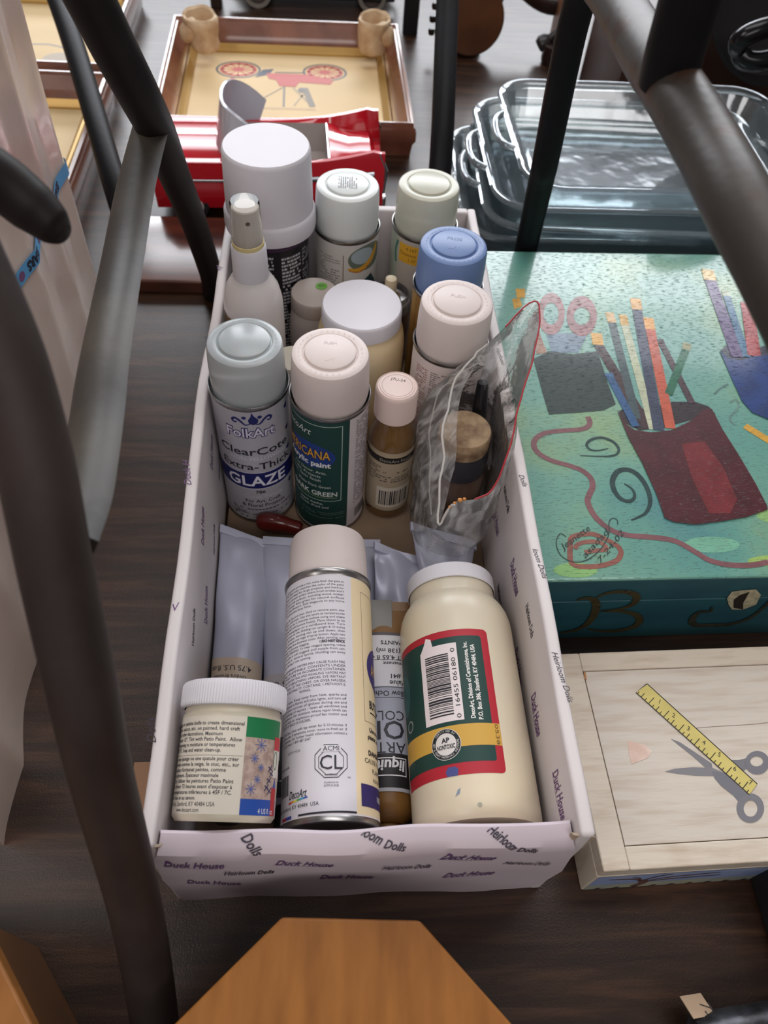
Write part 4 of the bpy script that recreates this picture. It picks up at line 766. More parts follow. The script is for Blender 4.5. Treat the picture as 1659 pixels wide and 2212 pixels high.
rings_px = [
 # closed loops from the floor to the mouth, 12 points each, going round the bag
 [(.060, .292, .004), (.072, .286, .004), (.088, .286, .004), (.104, .293, .004), (.115, .306, .004), (.119, .325, .004), (.116, .345, .004), (.106, .362, .004), (.090, .368, .004), (.072, .362, .004), (.060, .345, .004), (.055, .318, .004)],
 [(.056, .282, .022), (.070, .272, .020), (.090, .272, .018), (.108, .281, .020), (.1175, .298, .022), (.120, .325, .024), (.119, .350, .026), (.110, .372, .03), (.092, .377, .03), (.070, .368, .03), (.057, .350, .03), (.0535, .312, .026)],
 [(.052, .276, .055), (.066, .264, .052), (.088, .262, .05), (.107, .270, .055), (.119, .290, .06), (.1205, .325, .065), (.1195, .352, .07), (.112, .375, .075), (.094, .380, .075), (.070, .373, .07), (.0545, .352, .07), (.0525, .308, .06)],
 [(.0545, .268, .088), (.066, .256, .092), (.086, .254, .095), (.106, .262, .098), (.119, .284, .105), (.121, .322, .11), (.120, .352, .115), (.110, .372, .12), (.092, .378, .122), (.072, .374, .12), (.0545, .356, .115), (.0525, .312, .105)],
 [(.060, .252, .105), (.068, .248, .118), (.084, .248, .125), (.104, .257, .132), (.119, .282, .140), (.128, .320, .150), (.131, .358, .160), (.120, .378, .165), (.100, .380, .162), (.078, .374, .155), (.058, .352, .140), (.054, .310, .125)],
 [(.0655, .2485, .115), (.0735, .250, .138), (.086, .2447, .149), (.100, .2508, .155), (.1134, .2775, .170), (.1255, .318, .184), (.1408, .360, .198), (.1472, .405, .209), (.124, .392, .199), (.100, .366, .185), (.0800, .331, .168), (.0752, .285, .152)],
]
import itertools
bm = bmesh.new(); N = 72; fine = []
for R_ in rings_px:
    P = [Vector(p) for p in R_]; n = len(P); out = []
    for i in range(n):
        p0, p1, p2, p3 = P[i-1], P[i], P[(i+1) % n], P[(i+2) % n]
        for s in range(N//n):
            t = s/(N//n); out.append(.5*((2*p1)+(p2-p0)*t+(2*p0-5*p1+4*p2-p3)*t*t+(3*p1-p0-3*p2+p3)*t**3))
    fine.append(out)
rows = []
for k in range(len(fine)-1):
    for s in range(8):
        t = s/8; row = []
        for i in range(N):
            g = [fine[max(0, k-1)][i], fine[k][i], fine[k+1][i], fine[min(len(fine)-1, k+2)][i]]
            row.append(.5*((2*g[1])+(g[2]-g[0])*t+(2*g[0]-5*g[1]+4*g[2]-g[3])*t*t+(3*g[1]-g[0]-3*g[2]+g[3])*t**3))
        rows.append(row)
rows.append(fine[-1])
vr = []
for k, row in enumerate(rows):
    L_ = []
    for i, p in enumerate(row):
        q = p.copy(); amp = .0035*min(1, k/6)*(1 if k < len(rows)-3 else .35)
        q += Vector((noise.noise(p*38), noise.noise(p*38+Vector((9, 3, 1))), noise.noise(p*30+Vector((2, 7, 5)))*.6))*amp
        q += Vector((noise.noise(p*110), noise.noise(p*110+Vector((5, 3, 1))), 0))*amp*.35
        rg = noise.ridged_multi_fractal(p*32+Vector((4, 2, 9)), .9, 2.0, 3, .9, 2.0)-1.0; q += Vector((.7, -.7, 0))*rg*.0022*min(1, k/8)*(1 if k < len(rows)-3 else .2)
        q.x = min(q.x, .1208) if q.z < .15 else q.x
        q.z = max(q.z, .0024)
        L_.append(bm.verts.new(q))
    vr.append(L_)
for a_, b_ in zip(vr, vr[1:]):
    for i in range(N):
        j = (i+1) % N; bm.faces.new((a_[i], a_[j], b_[j], b_[i]))
bm.faces.new(vr[0])
bmesh.ops.recalc_face_normals(bm, faces=bm.faces)
mouth = [v.co.copy() for v in vr[-1]]; sub = [v.co.copy() for v in vr[-4]]; sub2 = [v.co.copy() for v in vr[-14]]
bag = thing('plastic_zip_bag', 'crumpled clear zip bag standing open at the right wall of the tray', 'plastic bag')
o = link('bag_film', bm, film_mat('clear_film', (250, 249, 247), .26, .8), bag)
bm = tube(mouth[12:50], .0007, 8); link('red_zip_line', bm, mat('red_line', (170, 40, 50), .4), bag)
bm = tube(sub[50:72]+sub[0:8], .0010, 8); link('zip_ridge', bm, mat('zip_white', (222, 218, 214), .25, alpha=.7), bag)
bm = tube([sub2[i]*.5+sub[i]*.5 for i in range(48, 72)], .0006, 6); link('zip_ridge', bm, mat('zip_white', (222, 218, 214), .25, alpha=.7), bag)
a_bm = bmesh.new()
for (x, y, z, s) in [(.0758, .2475, .1445, .0035), (.0790, .2475, .1460, .0025), (.0722, .2478, .1405, .0022), (.0690, .2485, .1345, .0018)]:
    bmesh.ops.create_icosphere(a_bm, subdivisions=2, radius=s*.6, matrix=Matrix.Translation((x, y, z)) @ Matrix.Scale(.5, 4, (0, 0, 1)))
link('dried_glue', a_bm, mat('amber_glue', (186, 120, 50), .3), bag)

# ------------------------------------------------------------------ painted green wooden case
GA = math.radians(1.2); GM = Matrix.Translation((.1415, .2013, 0)) @ Matrix.Rotation(GA, 4, 'Z')
T = thing('painted_wooden_case', 'large teal painted wooden case decorated with pencils, pots and swirls', 'wooden box', GM)
def teal():
    M = bpy.data.materials.new('teal_paint'); M.use_nodes = True; nt = M.node_tree; b = nt.nodes['Principled BSDF']
    tc = nt.nodes.new('ShaderNodeTexCoord')
    n = nt.nodes.new('ShaderNodeTexNoise'); n.inputs['Scale'].default_value = 9; n.inputs['Detail'].default_value = 5; nt.links.new(tc.outputs['Object'], n.inputs['Vector'])
    r = nt.nodes.new('ShaderNodeValToRGB'); e = r.color_ramp.elements
    e[0].position = .3; e[0].color = (*lin((72, 128, 126)), 1); e[1].position = .72; e[1].color = (*lin((124, 152, 104)), 1)
    for p, c in ((.42, (84, 140, 128)), (.55, (98, 148, 130))): x = e.new(p); x.color = (*lin(c), 1)
    nt.links.new(n.outputs['Fac'], r.inputs[0]); nt.links.new(r.outputs[0], b.inputs['Base Color'])
    b.inputs['Roughness'].default_value = .36; b.inputs['Coat Weight'].default_value = .7; b.inputs['Coat Roughness'].default_value = .09
    varnish_bump(nt, b, tc); return M
def varnish_bump(nt, b, tc):
    mp = nt.nodes.new('ShaderNodeMapping'); mp.inputs['Scale'].default_value = (1, 5.5, 1); nt.links.new(tc.outputs['Object'], mp.inputs[0])
    v = nt.nodes.new('ShaderNodeTexNoise'); v.inputs['Scale'].default_value = 150; v.inputs['Detail'].default_value = 3; nt.links.new(mp.outputs[0], v.inputs['Vector'])
    rp = nt.nodes.new('ShaderNodeValToRGB'); rp.color_ramp.elements[0].position = .58; rp.color_ramp.elements[1].position = .70; nt.links.new(v.outputs['Fac'], rp.inputs[0])
    bp = nt.nodes.new('ShaderNodeBump'); bp.inputs['Distance'].default_value = .00055; nt.links.new(rp.outputs[0], bp.inputs['Height'])
    nt.links.new(bp.outputs[0], b.inputs['Normal']); nt.links.new(bp.outputs[0], b.inputs['Coat Normal'])
def vpaint(rgb, var=.25):
    k = 'vp_%d_%d_%d' % tuple(rgb)
    if k in _M: return _M[k]
    M = mat(k, rgb, .4, var=var, vscale=50, coat=.6, spec=.3); nt = M.node_tree; nt.nodes['Principled BSDF'].inputs['Coat Roughness'].default_value = .09; tc = nt.nodes.new('ShaderNodeTexCoord')
    varnish_bump(nt, nt.nodes['Principled BSDF'], tc); return M
M_teal = teal()
bm = bmesh.new(); box(bm, 0, .46, 0, .431, .066, .1, bev=.0025)
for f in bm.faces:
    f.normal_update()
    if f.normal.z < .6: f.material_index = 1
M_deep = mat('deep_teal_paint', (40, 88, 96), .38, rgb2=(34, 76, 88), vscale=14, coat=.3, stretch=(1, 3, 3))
a = Art()
TE = vpaint((118, 172, 160))
a.ring(ART['ring1o'], ART['ring1i'], vpaint((158, 112, 110)), 2); a.ring(ART['ring2o'], ART['ring2i'], vpaint((150, 104, 104)), 2)
a.poly(ART['blade'], vpaint((112, 132, 150)), 1); a.poly(ART['gpot'], vpaint((38, 54, 50)), 3); a.poly(ART['side'], vpaint((160, 118, 96)), 1)
a.poly(ART['orange1'], vpaint((206, 154, 56)), 2); a.poly(ART['orange2'], vpaint((206, 154, 56)), 2)
a.poly(ART['rpot_in'], vpaint((44, 32, 36)), 1)
for q, wd, ec, bc in ART['pens']:
    (e0, e1, e2) = q; LY = LY+.8 if 'LY' in globals() else 2.2; a.stroke([e1, e2], wd, vpaint(bc), LY, smooth=0); a.stroke([e0, e1], wd*1.08, vpaint(ec), LY+.4, smooth=0)
a.poly(ART['rpot'], vpaint((74, 22, 30), .3), 12)
a.poly(ART['rpot_hi'], vpaint((112, 34, 38), .3), 13)
a.poly(ART['bpot_in'], vpaint((42, 44, 62)), 1); a.poly(ART['bpot'], vpaint((28, 58, 118), .35), 12)
a.stroke(ART['ribbon'], 5.2, vpaint((128, 84, 88)), 2); a.stroke(ART['loop1'], 4.5, vpaint((142, 88, 76)), 2, closed=True); a.stroke(ART['loop2'], 4, vpaint((150, 96, 84)), 2)
DT = vpaint((34, 60, 60)); a.stroke(ART['swirl1'], 3, DT, 3, taper=True); a.stroke(ART['swirl2'], 5, DT, 3, taper=True)
SG = (24, 40, 36); a.stroke(ART['sigarc'], .8, SG, 4)
for k, tx, cp in (('sig1', 'Jeanette', 5.6), ('sig2', 'asadad', 5), ('sig3', '7-24-02', 4.6)):
    (x0, y0), (x1, y1) = ART[k]; a.text(tx, x0, y0, cp, SG, 5, width=math.hypot(x1-x0, y1-y0), rot=math.atan2(y1-y0, x1-x0), shear=.3)
a.stroke(ART['capsule'], 8, vpaint((206, 156, 60)), 3, smooth=0); a.stroke(ART['mark'], 2.2, vpaint((84, 116, 112)), 2); a.stroke(ART['mark2'], 2, vpaint((98, 132, 122)), 2)
for (u, v, rx, ry, c) in [(215, 60, 16, 7, (136, 176, 110)), (205, 15, 30, 6, (150, 180, 96)), (30, 10, 18, 7, (132, 178, 110)), (150, 32, 24, 8, (112, 168, 142))]:
    a.ell(u, v, rx, ry, vpaint(c, .15), 0)
a.build(None, None, flat_top(.1), step=0, bm=bm, midx=2)
link('lid', bm, [M_teal, M_deep]+a.mats, T, smooth=False)
bm = bmesh.new(); box(bm, .0005, .4595, .0005, .4305, 0, .0655, bev=.0015)
a = Art(); BR = vpaint((70, 62, 40)); a.stroke(ART['Bstem'], 7, BR, 2, taper=True); a.stroke(ART['Btop'], 6.5, BR, 2, taper=True); a.stroke(ART['Bbot'], 6.5, BR, 2, taper=True); a.stroke(ART['swash'], 6.5, vpaint((58, 58, 48)), 2, taper=True)
a.poly(ART['chip'], mat('bare_wood_chip', (190, 180, 150), .7, var=.4, vscale=160), 3); a.poly(ART['chipd'], mat('keyhole_dark', (40, 32, 26), .6), 4)
a.build(None, None, lambda u, v, h: Vector((u, -h-.0004, v)), step=0, bm=bm, midx=1)
link('case_body', bm, [M_deep]+a.mats, T, smooth=False)

# ------------------------------------------------------------------ whitewashed box with painted ruler and scissors
WA_ = math.radians(1.6); WM = Matrix.Translation((.1605, -.0022, 0)) @ Matrix.Rotation(WA_, 4, 'Z')
T = thing('painted_wooden_box', 'low whitewashed wooden box painted with a yellow ruler and grey scissors', 'wooden box', WM)
M_wash = mat('whitewash', (206, 194, 178), .55, rgb2=(186, 168, 148), vscale=26, stretch=(1, 6, 1), detail=8, vpos=(.25, .5), bump=.00025, bscale=60)
M_washp = mat('whitewash_panel', (202, 192, 180), .5, rgb2=(188, 174, 158), vscale=20, stretch=(1, 9, 1), detail=8, vpos=(.3, .55), bump=.0002, bscale=60)
bm = bmesh.new()
box(bm, 0, .245, 0, .161, 0, .044, bev=.002)
a = Art(); a.rect(1.5, 2, 243, 43.5, mat('sky_paint', (124, 146, 190), .5, rgb2=(150, 160, 190), vscale=30, stretch=(1, 1, 4)), 0); a.rect(1.5, 2, 243, 16, mat('field_paint', (164, 164, 138), .5, rgb2=(140, 150, 150), vscale=40), 1)
a.stroke([(38, 4), (42, 16), (38, 26)], 7, (96, 66, 62), 2)
for P_ in ([(39, 22), (30, 30), (12, 33)], [(39, 22), (46, 34), (56, 40)], [(40, 20), (58, 30), (92, 36)], [(40, 18), (62, 24), (96, 27)], [(38, 22), (34, 32), (28, 36)]): a.stroke(P_, 2.6, (96, 66, 62), 3, taper=True)
for i in range(16): a.poly([(8+i*14, 1), (12+i*14, 1), (14.5+i*14, 5), (11+i*14, 6)], (60, 46, 42), 3)
a.build(None, None, lambda u, v, h: Vector((u, -h, v)), step=0, bm=bm, midx=1)
link('box_body', bm, [M_wash]+a.mats, T, smooth=False)
bm = bmesh.new()
IX0, IX1, IY0, IY1 = .0185, .2265, .0155, .1455
box(bm, 0, IX0, 0.0003, .161, .0445, .060, bev=.0015); box(bm, IX1, .245, 0.0003, .161, .0445, .060, bev=.0015)
box(bm, IX0, IX1, 0.0003, IY0, .0445, .060, bev=.0012); box(bm, IX0, IX1, IY1, .161, .0445, .060, bev=.0012)
link('lid_frame', bm, M_wash, T, smooth=False)
bm = bmesh.new(); box(bm, IX0+.0006, IX1-.0006, IY0+.0006, IY1-.0006, .0445, .0594, bev=.0004)
a = Art()
a.poly(ART['bl1'], (120, 118, 122), 1); a.poly(ART['bl2'], (124, 122, 126), 2); a.poly(ART['arm1'], (112, 112, 118), 3); a.poly(ART['arm2'], (114, 113, 118), 1)
a.ring(ART['ho1'], ART['hi1'], (116, 115, 120), 4); a.ring(ART['ho2'], ART['hi2'], (112, 111, 117), 4)
a.poly(ART['ruler'], mat('ruler_yellow', (206, 190, 112), .5, var=.1, vscale=60), 5); a.stroke(ART['ruler'], .8, (50, 46, 40), 6, smooth=0, closed=True)
(x0, y0), (x1, y1) = ART['rbase']; Lr = math.hypot(x1-x0, y1-y0); dx, dy = (x1-x0)/Lr, (y1-y0)/Lr; nx, ny = -dy, dx
nums = ART['nums']; 
ds = [((p[0]-x0)*dx+(p[1]-y0)*dy) for _, p in nums]
for k in range(29):
    d = Lr*(k+.4)/29; h = 6.5 if k % 4 == 3 else (3.6 if k % 4 == 1 else 1.7)
    a.stroke([(x0+dx*d, y0+dy*d), (x0+dx*d+nx*h+.6, y0+dy*d+ny*h+.6)], .6, (50, 46, 40), 7, smooth=0)
for (tx, p) in nums: a.text(tx, p[0]+1, p[1]-2, 3.6, (50, 46, 40), 7, align='c', rot=-.55)
a.stroke(ART['crack'], .35, (120, 100, 84), 1)
a.poly(ART['stick'], mat('paper_scar', (226, 208, 198), .5, rgb2=(206, 176, 160), vscale=60), 2)
a.poly([(IX0*1000+.5, 144.5), (IX0*1000+2, 144.5), (IX0*1000+1.5, 138), (IX0*1000-.2, 139)], (176, 120, 70), 2)
a.build(None, None, flat_top(.0594), step=0, bm=bm, midx=1)
link('lid_panel', bm, [M_washp]+a.mats, T, smooth=False)

# ------------------------------------------------------------------ nested glass baking dishes
M_glass = mat('dish_glass', (250, 253, 252), .02, trans=1, ior=1.47)
M_pressed = clear_glass_mat()
def rr_loop(hx, hy, q, z, n=8):
    P = []
    for cx, cy, s in [(hx-q, -hy+q, -PI/2), (hx-q, hy-q, 0), (-hx+q, hy-q, PI/2), (-hx+q, -hy+q, PI)]:
        for i in range(n+1):
            A = s+PI/2*i/n; P.append((cx+q*math.cos(A), cy+q*math.sin(A), z))
    return P
def dish(hx, hy, H):
    q = .045; bm = bmesh.new(); secs = []
    prof = [(-.030, .000, -.012), (-.022, .0, 0), (-.016, .004, 0), (-.004, H-.010, 0), (-.001, H-.008, 0), (.004, H-.006, 0), (.0055, H-.002, 0), (.003, H, 0), (-.003, H-.0005, 0), (-.009, H-.006, 0), (-.0205, .010, 0), (-.0265, .0055, 0), (-.038, .0048, 0)]
    for d, z, _ in prof:
        secs.append([bm.verts.new(p) for p in rr_loop(hx+d, hy+d, max(.012, q+d), z)])
    for s_, t_ in zip(secs, secs[1:]):
        n = len(s_)
        for i in range(n): bm.faces.new((s_[i], s_[(i+1) % n], t_[(i+1) % n], t_[i]))
    bm.faces.new(list(reversed(secs[0]))); bm.faces.new(secs[-1])
    bmesh.ops.recalc_face_normals(bm, faces=bm.faces)
    return bm
dl = [('clear glass baking dish at the bottom of the nested stack', .336, .812, .003, -.02, .050), ('clear glass baking dish second from the bottom, shifted left', .326, .832, .024, .015, .050),
      ('clear glass baking dish third from the bottom with folded-over side handle', .350, .822, .043, -.02, .050), ('clear glass baking dish fourth from the bottom, under the top one', .356, .838, .061, .015, .050), ('clear glass baking dish on top of the nested stack', .388, .848, .079, .022, .053)]
for i, (lb, x, y, z, rz, H) in enumerate(dl):
    T = thing('glass_baking_dish', lb, 'baking dish', Matrix.Translation((x, y, z)) @ Matrix.Rotation(rz, 4, 'Z'), 'nested glass baking dishes')
    link('dish_body', dish(.185, .130, H), M_pressed, T)
    for s in (-1, 1):
        bm = tube(smoothpts([(s*.187, -.045, H-.004), (s*.199, -.034, H-.004), (s*.204, -.015, H-.005), (s*.204, .015, H-.005), (s*.199, .034, H-.004), (s*.187, .045, H-.004)], 4), .0042, 12, flat=1.2)
        link('handle', bm, M_pressed, T)

# ------------------------------------------------------------------ picture frames
M_mahog = mat('mahogany', (108, 66, 50), .24, rgb2=(138, 88, 66), vscale=18, stretch=(1, 1, 1), detail=6, coat=.5)
M_gold = mat('gold_trim', (186, 150, 86), .35, .4); M_print = mat('aged_print', (224, 196, 148), .6, var=.08, vscale=8)
def frame_obj(label, x0, x1, y0, y1, top, rz=0, art=None, group=None, mould=.036, base=0):
    cx, cy = (x0+x1)/2, (y0+y1)/2; hx, hy = (x1-x0)/2, (y1-y0)/2
    T = thing('picture_frame', label, 'picture frame', Matrix.Translation((cx, cy, base)) @ Matrix.Rotation(rz, 4, 'Z'), group)
    H = top-base
    def prof(pr, m, nm):
        bm = bmesh.new(); secs = []
        for d, z in pr: secs.append([bm.verts.new((sx*(hx-d), sy*(hy-d), z)) for sx, sy in ((-1, -1), (1, -1), (1, 1), (-1, 1))])
        n = len(secs)
        for k in range(n):
            s_, t_ = secs[k], secs[(k+1) % n]
            for i in range(4): bm.faces.new((s_[i], s_[(i+1) % 4], t_[(i+1) % 4], t_[i]))
        bmesh.ops.recalc_face_normals(bm, faces=bm.faces)
        link(nm, bm, m, T, smooth=True)
    prof([(.006, 0), (.004, H*.35), (0, H*.5), (0, H*.75), (.002, H*.88), (.0035, H*.86), (.005, H), (.008, H), (.0095, H*.93), (.012, H*.93), (.022, H*.6), (mould-.006, H*.35), (mould-.006, 0)], M_mahog, 'moulding')
    prof([(mould-.006, .003), (mould-.006, H*.38), (mould-.003, H*.42), (mould, H*.34), (mould+.005, H*.24), (mould+.005, .003)], M_gold, 'gold_liner')
    bm = bmesh.new(); box(bm, -hx+mould, hx-mould, -hy+mould, hy-mould, .002, H*.18)
    if art: art.build(None, None, lambda u, v, h: Vector((u, v, H*.18+h)), step=0, bm=bm, midx=1)
    link('print', bm, [M_print]+(art.mats if art else []), T, smooth=False)
    return T
a = Art(); RD = (188, 72, 64); GYB = (96, 90, 92)
circ_ = lambda cx, cy, rx, ry, n=30: [(cx+rx*math.cos(2*PI*i/n), cy+ry*math.sin(2*PI*i/n)) for i in range(n)]
for cx in (-80, 62):
    a.ring(circ_(cx, 72, 37, 30), circ_(cx, 72, 33, 26), GYB, 1); a.ring(circ_(cx, 72, 30, 24), circ_(cx, 72, 24, 18), RD, 2)
    a.ell(cx, 72, 9, 7, RD, 3)
    for k in range(12): A = k*PI/6; a.stroke([(cx+6*math.cos(A), 72+5*math.sin(A)), (cx+28*math.cos(A), 72+22*math.sin(A))], 2.4, (204, 100, 80), 2, smooth=0)
a.poly([(-34, 62), (-30, 44), (-18, 40), (-12, 20), (14, 18), (20, 34), (70, 30), (76, 44), (60, 52), (30, 62)], RD, 4); a.poly([(-52, 46), (-40, 74), (-22, 78), (-30, 58)], (52, 56, 78), 3)
a.stroke([(-20, 66), (30, 68)], 3, GYB, 5); a.stroke([(-4, 18), (-4, -48)], 3.4, (120, 112, 104), 2, smooth=0); a.stroke([(-6, 16), (-58, -50)], 1.8, GYB, 2, smooth=0); a.stroke([(10, 16), (42, -46)], 4, (168, 150, 120), 2, smooth=0)
a.stroke([(34, 14), (12, -44)], 3, (168, 150, 120), 2, smooth=0); a.poly([(24, 16), (34, 16), (46, -44), (36, -46)], (126, 116, 104), 3); a.rect(-56, -56, 46, -50, (196, 164, 120), 2); a.ell(24, 8, 6, 8, (110, 104, 100), 4)
a.stroke([(-88, 44), (-90, 24)], 6, (206, 110, 96), 1)
frame_obj('mahogany shadow-box frame with upside-down print of a red fire engine', -.286, .098, 1.000, 1.345, .050, .02, a)
a = Art(); a.ell(-60, 60, 50, 40, (206, 176, 130), 1); a.stroke([(40, -60), (120, 20)], 3, (150, 140, 120), 1)
frame_obj('mahogany frame lying nearest behind the pale package on the left', -.72, -.352, .80, 1.132, .048, .0, a, 'frames behind the package')
a = Art(); a.stroke([(-40, -40), (60, -20), (120, -60)], 5, (150, 140, 128), 1); a.ell(90, -70, 30, 22, (176, 160, 140), 1)
frame_obj('mahogany frame farther back on the left, beyond the nearer framed print', -.74, -.362, 1.145, 1.50, .050, .0, a, 'frames behind the package')

# ------------------------------------------------------------------ clay jugs
def jug(label, x, y, mir, z):
    T = thing('clay_jug', label, 'jug', Matrix.Translation((x, y, z)) @ Matrix.Rotation(mir*.2, 4, 'Z'))
    m = mat('raw_clay', (214, 190, 156), .6, rgb2=(186, 154, 120), vscale=45, bump=.0006, bscale=50)
    bm = lathe([(0, 0), (.016, .0005), (.021, .004), (.0235, .014), (.0225, .028), (.0235, .045), (.0245, .060), (.024, .068), (.0222, .0705), (.0185, .069), (.0160, .06), (.0150, .045), (0, .044)], 56)
    for v in bm.verts:
        N = noise.noise(v.co*60+Vector((x*50, 0, 0))); v.co.x *= 1+.10*N; v.co.y *= 1+.10*N
        if v.co.z > .06 and v.co.y > .006: v.co.z += .008*(v.co.y/.02)
        if v.co.z > .055 and mir*v.co.x < -.012: v.co.x += -mir*.006
    for v in bm.verts: v.co.z *= .74
    link('jug_body', bm, m, T)
    bm = bmesh.new(); bmesh.ops.create_uvsphere(bm, u_segments=28, v_segments=18, radius=.0135, matrix=Matrix.Translation((-mir*.023, -.002, .032)) @ Matrix.Rotation(mir*.5, 4, 'Y') @ Matrix.Scale(1.45, 4, (0, 0, 1)))
    for v in bm.verts: v.co *= 1+.05*noise.noise(v.co*70)
    link('jug_spout', bm, m, T)
jug('unglazed clay jug on the left back corner of the fire-engine frame', -.228, 1.262, 1, .028)
jug('unglazed clay jug on the right back corner of the fire-engine frame', .0445, 1.282, -1, .028)

# ------------------------------------------------------------------ red convertible
M_red = mat('red_enamel', (186, 26, 40), .1, coat=.8); M_chr = mat('chrome', (200, 204, 210), .12, 1); M_int = mat('grey_interior', (168, 158, 154), .5)
X0, X1 = -.252, .045; CY = .893; HW = .058
T = thing('toy_convertible_car', 'glossy red toy convertible with tail fins and grey windshield', 'toy car', Matrix.Translation((0, CY, .012)) @ Matrix.Rotation(.045, 4, 'Z'))
ys = [-1, -.985, -.95, -.9, -.82, -.78, -.74, -.5, -.25, 0, .25, .5, .74, .78, .82, .9, .95, .985, 1]
xs = [X0, X0+.004, X0+.015, X0+.04, -.180, -.165, -.150, -.147, -.144, -.13, -.1, -.07, -.045, -.033, -.029, -.026, -.02, 0, .015, .028, .036, .040, .043]
def hz(x, y):
    base = .066 if x > X0+.012 else .052
    z = base+.006*(1-y*y)
    if x < -.150:
        for c in (-.55, .0, .55): z += .003*math.exp(-((y-c)/.1)**2)
    k = max(0, min(1, (x+.09)/.12)); f = abs(y)
    if f > .86: z = base+.003+.017*k*k
    elif x > -.02: z = base-.004+.005*(1-y*y)-.006*k*(f > .7)
    if -.146 < x < -.0275 and f < .79: z = .030
    if x > .035: z -= .012*(1 if f < .86 else .2)
    return z
bm = bmesh.new(); G = []
for x in xs:
    e = .82 if x <= X0+.001 else (.95 if x < X0+.01 else 1); G.append([bm.verts.new((x, y*HW*e, hz(x, y))) for y in ys])
for i in range(len(xs)-1):
    for j in range(len(ys)-1):
        f = bm.faces.new((G[i][j], G[i+1][j], G[i+1][j+1], G[i][j+1]))
        c = f.calc_center_median()
        if -.1475 < c.x < -.026 and abs(c.y/HW) < .83 and c.z < .069: f.material_index = 1
# sides and bottom
low = lambda x: .004
for jj, s in ((0, -1), (len(ys)-1, 1)):
    prev = None
    for i, x in enumerate(xs):
        top = G[i][jj]; mid1 = bm.verts.new((x, s*HW*1.02, .050)); mid2 = bm.verts.new((x, s*HW*1.03, .030)); lo = bm.verts.new((x, s*HW*.96, .006))
        cur = (top, mid1, mid2, lo)
        if prev:
            for k in range(3): bm.faces.new((prev[k], cur[k], cur[k+1], prev[k+1]))
        prev = cur
        if i in (0, len(xs)-1):
            pass
for i in (0, len(xs)-1):
    x = xs[i]; P = [(x, -HW*.96, .006), (x, HW*.96, .006), (x, HW*1.02, .050), (x, HW*.9, hz(x, .9)), (x, 0, hz(x, 0)), (x, -HW*.9, hz(x, .9)), (x, -HW*1.02, .050)]
    bm.faces.new([bm.verts.new(p) for p in P])
bmesh.ops.recalc_face_normals(bm, faces=bm.faces)
link('car_body', bm, [M_red, M_int], T)
bm = bmesh.new(); n = 24; secs = []
for i in range(n+1):
    t = -1+2*i/n; A = t*PI*.5
    y = HW*.93*math.sin(A*.98); x = -.150-.022*math.cos(A)+.030*abs(t)**4; top = .058*(1-abs(t)**5*.55)
    lean = .012
    secs.append([bm.verts.new((x-.0018, y*1.03, .066)), bm.verts.new((x+lean-.0018, y*.97, .070+top)), bm.verts.new((x+lean+.0018, y*.93, .070+top)), bm.verts.new((x+.0025, y*.97, .066))])
for s_, t_ in zip(secs, secs[1:]):
    for k in range(4): bm.faces.new((s_[k], t_[k], t_[(k+1) % 4], s_[(k+1) % 4]))
bm.faces.new(secs[0]); bm.faces.new(list(reversed(secs[-1]))); bmesh.ops.recalc_face_normals(bm, faces=bm.faces)
link('windshield', bm, mat('pale_grey_plastic', (190, 192, 202), .16, coat=.3), T)
for s in (-1, 1):
    bm = tube([(X0+.01, s*HW*1.035, .046), (-.15, s*HW*1.04, .046), (-.03, s*HW*1.04, .050), (.030, s*HW*1.04, .056)], [.0016, .002, .0042, .0055], 10, flat=.4, upd=(0, 0, 1)); link('side_trim', bm, M_chr, T)
    bm = tube([(.036, s*HW*.97, .083), (.046, s*HW*.98, .060), (.043, s*HW, .030)], .0022, 10); link('fin_trim', bm, M_chr, T)
    for x in (-.205, -.010):
        w_ = link('wheel', lathe([(0, -.006), (.012, -.007), (.0185, -.007), (.020, -.004), (.020, .004), (.0185, .007), (.012, .007), (0, .006)], 40), mat('tyre', (40, 38, 40), .5), T, mtx=Matrix.Translation((x, s*HW*.86, .008)) @ Matrix.Rotation(PI/2, 4, 'X'))
        link('hubcap', lathe([(.0125, .0072*-s), (.0115, .009*-s), (.005, .0095*-s), (0, .0105*-s)], 32), mat('white_wall', (200, 196, 196), .4), w_)
bm = tube(smoothpts([(-.0275, y*HW, .069) for y in (-.76, -.4, 0, .4, .76)], 3), .0014, 8); link('cockpit_trim', bm, M_chr, T)
bm = bmesh.new(); box(bm, .038, .048, -HW*.95, HW*.95, .008, .022, bev=.003); link('rear_bumper', bm, M_chr, T)

# wooden board behind the tray at left
bm = bmesh.new(); box(bm, -.262, -.105, .672, .808, 0, .018, bev=.003)
o = link('wooden_board', bm, mat('reddish_board', (96, 54, 40), .22, rgb2=(62, 38, 32), vscale=10, stretch=(1, 7, 1), coat=.4)); tag(o, 'glossy reddish-brown wooden board lying in front of the red toy car', 'board')
bm = bmesh.new(); box(bm, -.175, -.15, .058, .098, 0, .003, bev=.0008)
o = link('tan_card_scrap', bm, mat('tan_card', (150, 112, 84), .6)); tag(o, 'small tan scrap of card sticking out left of the tray', 'card scrap')

